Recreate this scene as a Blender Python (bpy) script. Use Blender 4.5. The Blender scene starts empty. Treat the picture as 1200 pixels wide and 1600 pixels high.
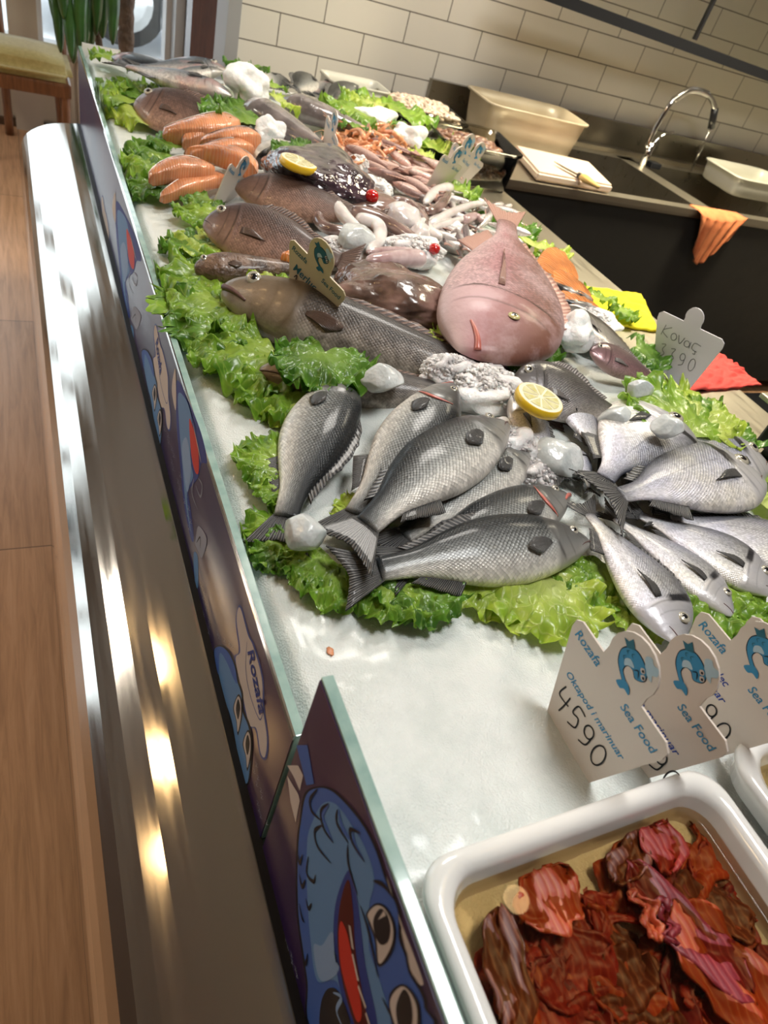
import bpy, bmesh, math, random
from mathutils import Vector, Matrix, noise, geometry
V = Vector
rnd = random.Random(7)
S = bpy.context.scene
COL = S.collection

# ------------------------------------------------------------------ camera
CAM = V((0.0, 0.0, 1.5))
RW = Matrix(((0.89695856, -0.0774646, 0.4352753), (-0.36303898, -0.69094515, 0.62513799), (0.25232529, -0.71874477, -0.64787183)))
FPX = 1067.614
cd = bpy.data.cameras.new('camera'); cam = bpy.data.objects.new('camera', cd); COL.objects.link(cam)
rx, dn, fw = RW @ V((1, 0, 0)), RW @ V((0, 1, 0)), RW @ V((0, 0, 1))
m3 = Matrix((rx, -dn, -fw)).transposed().to_4x4(); m3.translation = CAM
cam.matrix_world = m3
cd.sensor_fit = 'HORIZONTAL'; cd.sensor_width = 36; cd.lens = FPX / 1200 * 36
cd.clip_start = 0.02; cd.clip_end = 200
cd.dof.use_dof = True; cd.dof.focus_distance = 0.95; cd.dof.aperture_fstop = 9.0
S.camera = cam
# ------------------------------------------------------------------ light, exposure
S.view_settings.view_transform = 'Standard'; S.view_settings.look = 'None'
S.view_settings.gamma = 1; S.view_settings.use_curve_mapping = False
S.view_settings.exposure = 0.10
W = bpy.data.worlds.new('world'); S.world = W; W.use_nodes = True
wn = W.node_tree.nodes; wl = W.node_tree.links
bg = wn['Background']; bg.inputs[1].default_value = 2.9; bg.inputs[0].default_value = (0.86, 0.93, 1.0, 1)

def area(name, loc, rot, sx, sy, power, color, spread=180):
    d = bpy.data.lights.new(name, 'AREA'); d.shape = 'RECTANGLE'; d.size = sx; d.size_y = sy; d.energy = power; d.color = color
    d.spread = math.radians(spread)
    o = bpy.data.objects.new(name, d); o.location = loc; o.rotation_euler = rot; COL.objects.link(o); return o
def portal(name, loc, rot, sx, sy):
    o = area(name, loc, rot, sx, sy, 1, (1, 1, 1)); o.data.cycles.is_portal = True; return o
PI = math.pi
portal('far_window_portal', (-1.1, 4.80, 1.45), (PI/2, 0, PI), 4.0, 2.0)
portal('side_window_portal', (-3.95, 3.9, 1.4), (0, -PI/2, 0), 2.4, 1.8)
# light of unseen ceiling panels added for brightness (fixtures are built further down)
ADDED_PANELS = [(0.82, 0.25, 2.86, 21, (0.95, 0.98, 1.0)), (1.15, 2.0, 2.86, 22, (1.0, 0.96, 0.90)), (2.5, 1.95, 2.86, 60, (1.0, 0.88, 0.62)), (-2.1, 2.9, 2.86, 16, (1.0, 0.92, 0.80))]
for i, (x, y, z, p, c) in enumerate(ADDED_PANELS):
    area('ceiling_panel_light', (x, y, z - 0.03), (0, 0, 0), 0.56, 0.56, p, c, 105 if i == 2 else 180)

# ------------------------------------------------------------------ projection of picture points onto real surfaces
def ray(px, py): return RW @ V((px - 600, py - 800, FPX))
def at(px, py, z):
    d = ray(px, py); return CAM + d * ((z - CAM.z) / d.z)
def atx(px, py, x):
    d = ray(px, py); return CAM + d * ((x - CAM.x) / d.x)
def aty(px, py, y):
    d = ray(px, py); return CAM + d * ((y - CAM.y) / d.y)
def atpl(px, py, P, n):
    d = ray(px, py); return CAM + d * ((P - CAM).dot(n) / d.dot(n))
def sst(a, b, x):
    t = max(0.0, min(1.0, (x - a) / (b - a))); return t * t * (3 - 2 * t)
def ground(x, y):
    base = 0.905 - 0.02 * sst(0.22, 0.19, x)
    m = sst(0.30, 0.62, x) * sst(1.27, 1.0, x) * sst(0.42, 0.80, y) * sst(2.74, 2.4, y)
    return base + 0.045 * m - 0.018 * sst(1.14, 1.24, x)
def gp(px, py, lift=0.0):
    z = 0.93 + lift
    for _ in range(6):
        p = at(px, py, z); z = ground(p.x, p.y) + lift
    return at(px, py, z)

# ------------------------------------------------------------------ materials
def newmat(name):
    m = bpy.data.materials.new(name); m.use_nodes = True
    return m, m.node_tree.nodes, m.node_tree.links, m.node_tree.nodes['Principled BSDF']
def c4(c): return (c[0], c[1], c[2], 1)
def srgb(r, g, b):
    f = lambda v: (v / 255 / 12.92) if v / 255 <= 0.04045 else ((v / 255 + 0.055) / 1.055) ** 2.4
    return (f(r), f(g), f(b))
def setp(b, **k):
    names = dict(rough='Roughness', metal='Metallic', spec='Specular IOR Level', coat='Coat Weight', coatr='Coat Roughness', sss='Subsurface Weight', trans='Transmission Weight', ior='IOR', alpha='Alpha', sheen='Sheen Weight', es='Emission Strength')
    for q, v in k.items(): b.inputs[names[q]].default_value = v
def plain(name, col, **k):
    m, n, l, b = newmat(name); b.inputs['Base Color'].default_value = c4(col); setp(b, **k); return m
def ramp(n, stops, interp='LINEAR'):
    r = n.new('ShaderNodeValToRGB'); e = r.color_ramp; e.interpolation = interp
    while len(e.elements) > 1: e.elements.remove(e.elements[-1])
    e.elements[0].position = stops[0][0]; e.elements[0].color = c4(stops[0][1])
    for p, c in stops[1:]:
        q = e.elements.new(p); q.color = c4(c)
    return r
def g1(v): return (v, v, v)
def tex(n, kind, **k):
    t = n.new('ShaderNodeTex' + kind)
    for q, v in k.items():
        if q in t.inputs: t.inputs[q].default_value = v
        else: setattr(t, q, v)
    return t
def mapping(n, l, src='Object', scale=(1, 1, 1), rot=(0, 0, 0), loc=(0, 0, 0)):
    tc = n.new('ShaderNodeTexCoord'); mp = n.new('ShaderNodeMapping')
    mp.inputs['Scale'].default_value = scale; mp.inputs['Rotation'].default_value = rot; mp.inputs['Location'].default_value = loc
    l.new(tc.outputs[src], mp.inputs['Vector']); return mp
def mixc(n, l, a, b, f, blend='MIX'):
    x = n.new('ShaderNodeMix'); x.data_type = 'RGBA'; x.blend_type = blend
    for sock, v in ((x.inputs['Factor'], f), (x.inputs['A'], a), (x.inputs['B'], b)):
        if hasattr(v, 'is_output') or hasattr(v, 'links'): l.new(v, sock)
        elif isinstance(v, (int, float)): sock.default_value = v
        else: sock.default_value = c4(v)
    return x.outputs['Result']
def mth(n, l, op, a, b=0.0, c=None):
    x = n.new('ShaderNodeMath'); x.operation = op
    for i, v in enumerate((a, b, c)):
        if v is None: continue
        if hasattr(v, 'links'): l.new(v, x.inputs[i])
        else: x.inputs[i].default_value = v
    return x.outputs[0]
def bump(n, l, b, h, strength=0.3, dist=0.01):
    x = n.new('ShaderNodeBump'); x.inputs['Strength'].default_value = strength; x.inputs['Distance'].default_value = dist
    l.new(h, x.inputs['Height']); l.new(x.outputs[0], b.inputs['Normal']); return x
def noisy(name, stops, scale=20, detail=4, bs=0.2, bd=0.004, bscale=None, src='Object', **k):
    m, n, l, b = newmat(name); mp = mapping(n, l, src)
    t = tex(n, 'Noise', Scale=scale, Detail=detail); l.new(mp.outputs[0], t.inputs['Vector'])
    r = ramp(n, stops); l.new(t.outputs[0], r.inputs[0]); l.new(r.outputs[0], b.inputs['Base Color'])
    if bs:
        t2 = tex(n, 'Noise', Scale=bscale or scale * 3, Detail=3); l.new(mp.outputs[0], t2.inputs['Vector'])
        bump(n, l, b, t2.outputs[0], bs, bd)
    setp(b, **k); return m

M = {}
def fish_mat(name, belly, flank, back, nu=60, nv=16, sc=0.5, metal=0.3, rough=0.32, patch=None, mott=None, pos=(0.0, 0.20, 0.40, 0.56, 0.74), lat=0.45, head=None, iri=0.0, pink=None, op=.235):
    m, n, l, b = newmat(name)
    tc = n.new('ShaderNodeTexCoord'); sp = n.new('ShaderNodeSeparateXYZ'); l.new(tc.outputs['UV'], sp.inputs[0])
    u, v = sp.outputs[0], sp.outputs[1]
    nz = tex(n, 'Noise', Scale=9.0, Detail=3); l.new(tc.outputs['Object'], nz.inputs['Vector'])
    vv = mth(n, l, 'ADD', v, mth(n, l, 'MULTIPLY', mth(n, l, 'SUBTRACT', nz.outputs[0], 0.5), 0.12))
    mid = tuple((a + c) / 2 for a, c in zip(belly, flank)); mid2 = tuple((a + c) / 2 for a, c in zip(flank, back))
    r = ramp(n, list(zip(pos, (belly, mid, flank, mid2, back)))); l.new(vv, r.inputs[0]); col = r.outputs[0]
    if iri:
        t = tex(n, 'Noise', Scale=14.0, Detail=2); l.new(tc.outputs['Object'], t.inputs['Vector'])
        rr = ramp(n, [(0.35, (0.80, 0.82, 1.0)), (0.5, (1, 1, 1)), (0.66, (1.0, 0.97, 0.80))]); l.new(t.outputs[0], rr.inputs[0])
        col = mixc(n, l, col, rr.outputs[0], iri, 'MULTIPLY')
    if mott:
        t = tex(n, 'Noise', Scale=mott[1], Detail=5, Roughness=0.65); l.new(tc.outputs['Object'], t.inputs['Vector'])
        rr = ramp(n, [(0.42, g1(0)), (0.6, g1(1))]); l.new(t.outputs[0], rr.inputs[0])
        col = mixc(n, l, col, mott[0], mth(n, l, 'MULTIPLY', rr.outputs[0], mott[2]))
    hm = ramp(n, [(0.735, g1(1)), (0.76, g1(0))]); l.new(u, hm.inputs[0])
    # scales: diamond net in the skin's own coordinates
    mp = n.new('ShaderNodeMapping'); mp.vector_type = 'POINT'; mp.inputs['Scale'].default_value = (nu, nv, 1)
    l.new(tc.outputs['UV'], mp.inputs[0])
    mp2 = n.new('ShaderNodeMapping'); mp2.inputs['Rotation'].default_value = (0, 0, PI / 4); l.new(mp.outputs[0], mp2.inputs[0])
    vo = tex(n, 'Voronoi', Scale=1.0, Randomness=0.12, voronoi_dimensions='2D'); l.new(mp2.outputs[0], vo.inputs['Vector'])
    sr = ramp(n, [(0.30, g1(0)), (0.62, g1(1))]); l.new(vo.outputs['Distance'], sr.inputs[0])
    sm = mth(n, l, 'MULTIPLY', sr.outputs[0], hm.outputs[0])
    vk = ramp(n, [(0.15, g1(0.12)), (0.55, g1(1))]); l.new(v, vk.inputs[0])
    sm2 = mth(n, l, 'MULTIPLY', mth(n, l, 'MULTIPLY', sm, vk.outputs[0]), sc)
    dark = tuple(x * 0.16 for x in back)
    col = mixc(n, l, col, dark, sm2)
    if lat:
        lv = mth(n, l, 'ABSOLUTE', mth(n, l, 'SUBTRACT', v, mth(n, l, 'MULTIPLY_ADD', u, 0.12, 0.53)))
        lr = ramp(n, [(0.0, g1(1)), (0.014, g1(0))]); l.new(lv, lr.inputs[0])
        col = mixc(n, l, col, dark, mth(n, l, 'MULTIPLY', mth(n, l, 'MULTIPLY', lr.outputs[0], hm.outputs[0]), lat))
    # thin dark edge of the gill cover and the groove before it
    yv = mth(n, l, 'MULTIPLY_ADD', v, 2.0, -1.0); y2 = mth(n, l, 'MULTIPLY', yv, yv)
    for q, wdt, st in ((1.0, .011, .85), (.72, .008, .45)):
        dd = mth(n, l, 'ABSOLUTE', mth(n, l, 'SUBTRACT', mth(n, l, 'ADD', u, -(1 - op * q)), mth(n, l, 'MULTIPLY', y2, .045)))
        og = ramp(n, [(0.0, g1(1)), (wdt, g1(0))]); l.new(dd, og.inputs[0]); oy = ramp(n, [(.35, g1(1)), (.75, g1(0))]); l.new(y2, oy.inputs[0])
        col = mixc(n, l, col, dark, mth(n, l, 'MULTIPLY', mth(n, l, 'MULTIPLY', og.outputs[0], oy.outputs[0]), st))
    pk_ = ramp(n, [(0.0, g1(.75)), (0.10, g1(0))]); l.new(u, pk_.inputs[0]); col = mixc(n, l, col, back, pk_.outputs[0])
    cv = n.new('ShaderNodeSeparateColor'); l.new(vo.outputs['Color'], cv.inputs[0]); cr_ = ramp(n, [(0.0, g1(.72)), (1.0, g1(1.12))]); l.new(cv.outputs[0], cr_.inputs[0])
    col = mixc(n, l, col, cr_.outputs[0], hm.outputs[0], 'MULTIPLY')  # random tone per scale paints silver sparkle into the colour
    if head:
        hr = ramp(n, [(0.74, g1(0)), (0.77, g1(1))]); l.new(u, hr.inputs[0])
        col = mixc(n, l, col, head, mth(n, l, 'MULTIPLY', hr.outputs[0], 0.6))
    if pink:
        t = tex(n, 'Noise', Scale=16.0, Detail=2); l.new(tc.outputs['Object'], t.inputs['Vector'])
        pr = ramp(n, [(0.5, g1(0)), (0.62, g1(1))]); l.new(t.outputs[0], pr.inputs[0])
        col = mixc(n, l, col, pink, mth(n, l, 'MULTIPLY', pr.outputs[0], 0.5))
    if patch:  # dark band over the nape, behind the head
        uu = mth(n, l, 'ADD', u, mth(n, l, 'MULTIPLY', mth(n, l, 'SUBTRACT', nz.outputs[0], 0.5), 0.10))
        a = ramp(n, [(0.735, g1(0)), (0.75, g1(1)), (0.785, g1(1)), (0.80, g1(0))]); l.new(uu, a.inputs[0])
        c = ramp(n, [(0.50, g1(0)), (0.60, g1(1))]); l.new(v, c.inputs[0])
        col = mixc(n, l, col, patch, mth(n, l, 'MULTIPLY', a.outputs[0], c.outputs[0]))
    l.new(col, b.inputs['Base Color'])
    inv = mth(n, l, 'SUBTRACT', 1.0, sm); nh = tex(n, 'Noise', Scale=55.0, Detail=5); l.new(tc.outputs['Object'], nh.inputs['Vector'])
    n2 = tex(n, 'Noise', Scale=160.0, Detail=2); l.new(tc.outputs['Object'], n2.inputs['Vector'])
    h = mth(n, l, 'ADD', mth(n, l, 'ADD', mth(n, l, 'MULTIPLY', inv, 0.6), mth(n, l, 'MULTIPLY', n2.outputs[0], 0.5)), mth(n, l, 'MULTIPLY', nh.outputs[0], 1.6))
    bump(n, l, b, h, 0.35, 0.002)
    setp(b, metal=metal, rough=rough, coat=0.2 if rough < .5 else .08, coatr=0.12, spec=.4)
    return m
M['bass'] = fish_mat('sea_bass_skin', (0.92, 0.86, 0.78), (0.30, 0.31, 0.30), (0.014, 0.018, 0.022), 72, 24, 0.8, metal=.2, rough=.36, head=(0.10, .095, .09))
M['bream'] = fish_mat('sea_bream_skin', (0.90, 0.86, 0.86), (0.52, 0.52, 0.57), (0.06, 0.065, 0.085), 76, 34, 0.38, metal=0.3, rough=0.36, head=(.42, .41, .43), patch=(0.02, 0.02, 0.025), iri=0.6, pos=(0.0, 0.26, 0.55, 0.78, 0.97), lat=0.3)
M['snapper'] = fish_mat('red_porgy_skin', (0.60, 0.44, 0.43), (0.42, 0.20, 0.21), (0.20, 0.085, 0.06), 90, 50, 0.28, metal=0.02, rough=0.52, mott=((0.62, 0.44, 0.45), 9, 0.55), lat=0, pos=(0, .18, .38, .58, .85), op=.27)
M['hake'] = fish_mat('hake_skin', (0.48, 0.43, 0.37), (0.25, 0.21, 0.18), (0.055, 0.047, 0.045), 110, 26, 0.65, metal=0.12, rough=0.36, mott=((0.05, 0.042, 0.038), 26, 0.65), lat=0.7, head=(0.24, 0.17, 0.10))
M['brown'] = fish_mat('brown_fish_skin', (0.42, 0.25, 0.18), (0.22, 0.125, 0.095), (0.085, 0.050, 0.042), 60, 26, 0.4, metal=0.1, rough=0.38, mott=((0.05, 0.03, 0.025), 16, 0.4), lat=0.4)
M['grey'] = fish_mat('grey_fish_skin', (0.42, 0.38, 0.36), (0.20, 0.185, 0.18), (0.085, 0.078, 0.075), 60, 30, 0.15, metal=0.3, rough=0.28, iri=0.4, lat=0.4)
M['reddish'] = fish_mat('reddish_fish_skin', (0.40, 0.26, 0.25), (0.22, 0.12, 0.13), (0.12, 0.07, 0.075), 60, 30, 0.15, metal=0.25, rough=0.3, lat=0.3)
M['farbass'] = fish_mat('dark_backed_fish_skin', (0.72, 0.68, 0.64), (0.24, 0.24, 0.25), (0.03, 0.035, 0.045), 60, 22, 0.4, pink=(0.6, 0.35, 0.33))
M['palefish'] = fish_mat('pale_pink_fish_skin', (0.78, 0.62, 0.57), (0.60, 0.40, 0.35), (0.28, 0.16, 0.14), 40, 14, 0.15, metal=0.15, rough=0.3, pink=(0.55, 0.2, 0.16))
M['silverfish'] = fish_mat('small_silver_fish_skin', (0.80, 0.76, 0.74), (0.60, 0.55, 0.53), (0.20, 0.15, 0.15), 40, 14, 0.15, metal=0.3, rough=0.25)
def fin_mat(name, c1, c2, k=40):
    m, n, l, b = newmat(name); tc = n.new('ShaderNodeTexCoord')
    w = tex(n, 'Wave', Scale=k / 16.0, Distortion=1.2); mp = n.new('ShaderNodeMapping'); mp.inputs['Scale'].default_value = (1, 0.15, 1)
    l.new(tc.outputs['UV'], mp.inputs[0]); l.new(mp.outputs[0], w.inputs['Vector'])
    r = ramp(n, [(0.2, c1), (0.8, c2)]); l.new(w.outputs[0], r.inputs[0]); l.new(r.outputs[0], b.inputs['Base Color'])
    bump(n, l, b, w.outputs[0], 0.6, 0.003); setp(b, rough=0.38, spec=.5, coat=.2); return m
M['fin_dark'] = fin_mat('dark_fin', (0.010, 0.011, 0.014), (0.17, 0.165, 0.16))
M['fin_grey'] = fin_mat('grey_fin', (0.10, 0.09, 0.09), (0.30, 0.27, 0.26))
M['fin_pink'] = fin_mat('pink_fin', (0.42, 0.20, 0.16), (0.66, 0.42, 0.34))
M['fin_brown'] = fin_mat('brown_fin', (0.05, 0.03, 0.025), (0.20, 0.12, 0.09))
M['eye_white'] = plain('eye_rim', (0.40, 0.37, 0.30), rough=0.2, coat=.6, metal=0.2)
M['eye_gold'] = plain('eye_gold', (0.55, 0.48, 0.22), rough=0.15, coat=1)
M['pupil'] = plain('pupil', (0.006, 0.007, 0.01), rough=0.06, coat=1)
M['mouth'] = plain('mouth_dark', (0.10, 0.045, 0.04), rough=0.4)
M['mouth_red'] = plain('mouth_red', (0.50, 0.14, 0.11), rough=0.3, coat=.5)

def mk_ice(name, c1, c2, sss=0.25, bs=0.6, bd=0.006, sc=240, rough=0.35, coarse=18):
    m, n, l, b = newmat(name); mp = mapping(n, l)
    t = tex(n, 'Noise', Scale=coarse, Detail=6, Roughness=0.6); l.new(mp.outputs[0], t.inputs['Vector'])
    r = ramp(n, [(0.35, c1), (0.62, c2)]); l.new(t.outputs[0], r.inputs[0]); l.new(r.outputs[0], b.inputs['Base Color'])
    v = tex(n, 'Voronoi', Scale=sc, Randomness=1.0); l.new(mp.outputs[0], v.inputs['Vector'])
    t2 = tex(n, 'Noise', Scale=sc * 0.5, Detail=5); l.new(mp.outputs[0], t2.inputs['Vector'])
    bump(n, l, b, mth(n, l, 'ADD', v.outputs['Distance'], t2.outputs[0]), bs, bd)
    b.inputs['Subsurface Radius'].default_value = (0.5, 0.6, 0.6); b.inputs['Subsurface Scale'].default_value = 0.02
    setp(b, rough=rough, sss=sss, coat=0.3, coatr=0.15); return m
M['ice'] = mk_ice('crushed_ice', (0.60, 0.64, 0.615), (0.71, 0.735, 0.71), .3, .35, .0025, 420)
M['slush'] = mk_ice('slush_ice', (0.80, 0.80, 0.79), (0.88, 0.88, 0.87), 0.8, 0.3, 0.002, 330, 0.6, 40)
M['chunk'] = mk_ice('clear_ice', (0.52, 0.55, 0.55), (0.72, 0.74, 0.73), 0.4, 0.25, 0.002, 200, 0.15, 30)

def lettuce_mat(name, dark, light, rib):
    m, n, l, b = newmat(name); tc = n.new('ShaderNodeTexCoord'); sp = n.new('ShaderNodeSeparateXYZ'); l.new(tc.outputs['UV'], sp.inputs[0])
    t = tex(n, 'Noise', Scale=28.0, Detail=4); l.new(tc.outputs['Object'], t.inputs['Vector'])
    r = ramp(n, [(0.36, dark), (0.62, light)]); l.new(t.outputs[0], r.inputs[0])
    rr = ramp(n, [(0.0, g1(1)), (0.55, g1(0.25)), (1.0, g1(0))]); l.new(sp.outputs[0], rr.inputs[0])
    col = mixc(n, l, r.outputs[0], rib, rr.outputs[0])
    # branching veins, radiating from the leaf base
    w = tex(n, 'Voronoi', Scale=1.0, feature='DISTANCE_TO_EDGE'); mp = n.new('ShaderNodeMapping'); mp.inputs['Scale'].default_value = (7, 20, 1)
    l.new(tc.outputs['UV'], mp.inputs[0]); l.new(mp.outputs[0], w.inputs['Vector'])
    vr = ramp(n, [(0.0, g1(1)), (0.07, g1(0))]); l.new(w.outputs[0], vr.inputs[0])
    col = mixc(n, l, col, rib, mth(n, l, 'MULTIPLY', vr.outputs[0], 0.45))
    l.new(col, b.inputs['Base Color']); bump(n, l, b, mth(n, l, 'ADD', mth(n, l, 'MULTIPLY', vr.outputs[0], -0.4), t.outputs[0]), 0.4, 0.004)
    setp(b, rough=0.32, coat=0.2)
    tr = n.new('ShaderNodeBsdfTranslucent'); l.new(col, tr.inputs[0]); mx = n.new('ShaderNodeMixShader'); mx.inputs[0].default_value = 0.28
    out = n['Material Output']; l.new(b.outputs[0], mx.inputs[1]); l.new(tr.outputs[0], mx.inputs[2]); l.new(mx.outputs[0], out.inputs[0])
    return m
M['let1'] = lettuce_mat('green_lettuce', (0.075, 0.21, 0.012), (0.25, 0.45, 0.03), (0.42, 0.56, 0.10))
M['let2'] = lettuce_mat('dark_lettuce', (0.035, 0.13, 0.010), (0.11, 0.28, 0.02), (0.28, 0.44, 0.08))
M['let3'] = lettuce_mat('yellow_lettuce', (0.25, 0.42, 0.02), (0.48, 0.62, 0.06), (0.66, 0.72, 0.25))

def steel(name, col, rough, aniso_axis=(1, 60, 1), amt=0.15, bd=0.002, metal=1.0):
    m, n, l, b = newmat(name); mp = mapping(n, l, scale=aniso_axis)
    t = tex(n, 'Noise', Scale=6.0, Detail=6); l.new(mp.outputs[0], t.inputs['Vector'])
    r = ramp(n, [(0.3, g1(max(0, rough - 0.04))), (0.7, g1(rough + 0.05))]); l.new(t.outputs[0], r.inputs[0]); l.new(r.outputs[0], b.inputs['Roughness'])
    b.inputs['Base Color'].default_value = c4(col); b.inputs['Metallic'].default_value = metal
    bump(n, l, b, t.outputs[0], amt, bd); return m
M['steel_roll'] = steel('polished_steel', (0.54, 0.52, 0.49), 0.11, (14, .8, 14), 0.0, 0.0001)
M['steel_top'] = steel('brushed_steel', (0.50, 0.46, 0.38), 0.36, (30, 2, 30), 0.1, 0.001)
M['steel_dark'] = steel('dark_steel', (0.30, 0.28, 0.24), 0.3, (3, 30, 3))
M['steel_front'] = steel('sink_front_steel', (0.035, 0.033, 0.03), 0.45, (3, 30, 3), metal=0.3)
M['chrome'] = plain('chrome', (0.75, 0.75, 0.74), metal=1, rough=0.08)
M['black'] = plain('black_metal', (0.012, 0.013, 0.016), rough=0.3, coat=0.4)
M['black_gasket'] = plain('black_gasket', (0.01, 0.01, 0.012), rough=0.5)
def glass(name, tint, gl=1.0):
    m, n, l, b = newmat(name); n.remove(b); tr = n.new('ShaderNodeBsdfTransparent'); tr.inputs[0].default_value = c4(tint)
    gg = n.new('ShaderNodeBsdfGlossy'); gg.inputs['Roughness'].default_value = 0.02; fr = n.new('ShaderNodeFresnel'); fr.inputs[0].default_value = 1.45
    mx = n.new('ShaderNodeMixShader'); l.new(fr.outputs[0], mx.inputs[0]); l.new(tr.outputs[0], mx.inputs[1]); l.new(gg.outputs[0], mx.inputs[2])
    l.new(mx.outputs[0], n['Material Output'].inputs[0]); return m
M['glass'] = glass('clear_glass', (0.96, 0.98, 0.97))
M['tub_clear'] = glass('clear_plastic', (0.86, 0.84, 0.78))
M['liquid'] = glass('amber_brine', (0.80, 0.64, 0.40))
M['glass_edge'] = noisy('green_glass_edge', [(0.3, (0.20, 0.33, 0.30)), (0.7, (0.38, 0.52, 0.47))], 30, bs=0, rough=0.12, coat=0.6)
# glass panel film
m, n, l, b = newmat('navy_printed_film'); mp = mapping(n, l)
t = tex(n, 'Noise', Scale=3.0, Detail=2); l.new(mp.outputs[0], t.inputs['Vector'])
r = ramp(n, [(0.4, (0.012, 0.008, 0.075)), (0.65, (0.05, 0.018, 0.075))]); l.new(t.outputs[0], r.inputs[0]); l.new(r.outputs[0], b.inputs['Base Color'])
setp(b, rough=0.32, spec=0.22); M['film'] = m
PR = {}
def ink(key, col): PR[key] = plain('print_' + key, col, rough=0.55, spec=0.25)
ink('blue', srgb(96, 140, 190)); ink('lightblue', srgb(135, 165, 205)); ink('midblue', srgb(62, 100, 178)); ink('deepblue', srgb(38, 60, 140))
ink('black', (0.008, 0.008, 0.015)); ink('cream', srgb(205, 195, 188)); ink('red', srgb(200, 45, 30)); ink('darkred', srgb(80, 15, 15)); ink('grey', srgb(150, 155, 172)); ink('outline', srgb(70, 85, 150))
ink('cyan', srgb(60, 140, 185)); ink('teal', srgb(45, 105, 125)); ink('paleblue', srgb(175, 200, 215)); ink('marker', (0.012, 0.012, 0.015)); ink('pencil', (0.12, 0.12, 0.13)); ink('navy', srgb(40, 70, 160))
M['card'] = plain('cream_plastic_card', srgb(214, 202, 192), rough=0.35)
M['card_warm'] = plain('warm_plastic_card', srgb(205, 190, 158), rough=0.35)
M['card_white'] = plain('white_plastic_card', srgb(212, 208, 216), rough=0.35)
M['tray'] = noisy('white_melamine', [(0.3, (0.76, 0.74, 0.71)), (0.7, (0.84, 0.82, 0.79))], 6, bs=0, rough=0.12, coat=0.5)
def stripy(name, c1, c2, c3, scale=60, rough=0.25, dist=3.0, sss=0.1, bs=0.3):
    m, n, l, b = newmat(name); mp = mapping(n, l, scale=(1, 0.6, 0.3))
    w = tex(n, 'Wave', Scale=scale, Distortion=dist, Detail=2.0); w.inputs['Detail Scale'].default_value = 0.6; l.new(mp.outputs[0], w.inputs['Vector'])
    r = ramp(n, [(0.0, c3), (0.18, c2), (1.0, c1)]); l.new(w.outputs[0], r.inputs[0])
    t = tex(n, 'Noise', Scale=18.0, Detail=3); l.new(mp.outputs[0], t.inputs['Vector'])
    rr = ramp(n, [(0.35, g1(0.55)), (0.65, g1(1))]); l.new(t.outputs[0], rr.inputs[0])
    l.new(mixc(n, l, r.outputs[0], rr.outputs[0], 1.0, 'MULTIPLY'), b.inputs['Base Color'])
    bump(n, l, b, w.outputs[0], bs, 0.002); setp(b, rough=rough, coat=0.5 if rough < .4 else 0.0, sss=sss); b.inputs['Subsurface Scale'].default_value = 0.01; return m
M['salmon'] = stripy('salmon_flesh', (0.80, 0.30, 0.13), (0.80, 0.33, 0.155), (0.84, 0.42, 0.24), 55, dist=9.0)
M['salmon2'] = stripy('bright_salmon_flesh', (0.86, 0.27, 0.06), (0.88, 0.31, 0.09), (0.92, 0.44, 0.22), 38, dist=9.0)
M['cured'] = [stripy('cured_fish_red', (0.33, 0.016, 0.013), (0.36, 0.022, 0.015), (0.46, 0.07, 0.04), 45, .5, 7., bs=.12), stripy('cured_fish_orange', (0.46, 0.055, 0.012), (0.49, 0.07, 0.015), (0.56, 0.15, 0.05), 45, .5, 7., bs=.12),
              stripy('cured_fish_purple', (0.22, 0.008, 0.018), (0.25, 0.012, 0.022), (0.36, 0.05, 0.05), 45, .5, 7., bs=.12), stripy('cured_fish_brown', (0.15, 0.03, 0.012), (0.19, 0.045, 0.02), (0.33, 0.12, 0.06), 45, .5, 7., bs=.12)]
M['skin_grey'] = noisy('salmon_skin', [(0.38, (0.02, 0.02, 0.022)), (0.58, (0.45, 0.42, 0.40))], 22, bs=0.3, rough=0.3, coat=0.5)
M['skin_silver'] = noisy('silver_skin', [(0.35, (0.45, 0.43, 0.40)), (0.62, (0.72, 0.68, 0.62))], 30, bs=0.3, rough=0.3, metal=0.3, coat=0.4)
M['monk'] = noisy('slimy_brown_skin', [(0.34, (0.055, 0.03, 0.022)), (0.5, (0.15, 0.085, 0.065)), (0.68, (0.27, 0.16, 0.135))], 16, 6, 0.4, 0.005, 50, rough=0.24, coat=0.5)
M['octo'] = noisy('dark_glossy_skin', [(0.36, (0.012, 0.008, 0.012)), (0.6, (0.075, 0.045, 0.06))], 25, 5, 0.6, 0.010, 40, rough=0.1, coat=1.0)
M['skate'] = noisy('grey_slimy_skin', [(0.34, (0.10, 0.085, 0.085)), (0.62, (0.26, 0.22, 0.215))], 14, 6, 0.5, 0.006, 50, rough=0.16, coat=0.9)
M['browncrust'] = noisy('rough_brown_skin', [(0.34, (0.045, 0.025, 0.018)), (0.62, (0.20, 0.12, 0.08))], 30, 6, 0.8, 0.006, 110, rough=0.4, coat=0.2)
M['squid'] = noisy('white_squid_skin', [(0.34, (0.62, 0.55, 0.54)), (0.62, (0.82, 0.78, 0.76))], 18, 4, 0.4, 0.004, 60, rough=0.18, coat=0.7, sss=0.1)
M['squid_pink'] = noisy('pink_squid_skin', [(0.34, (0.36, 0.22, 0.22)), (0.62, (0.68, 0.54, 0.54))], 26, 4, 0.3, 0.003, 60, rough=0.18, coat=0.7)
M['eel'] = noisy('brown_eel_skin', [(0.34, (0.11, 0.065, 0.055)), (0.66, (0.30, 0.20, 0.18))], 20, 4, 0.2, 0.002, 80, rough=0.16, coat=0.8)
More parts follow.
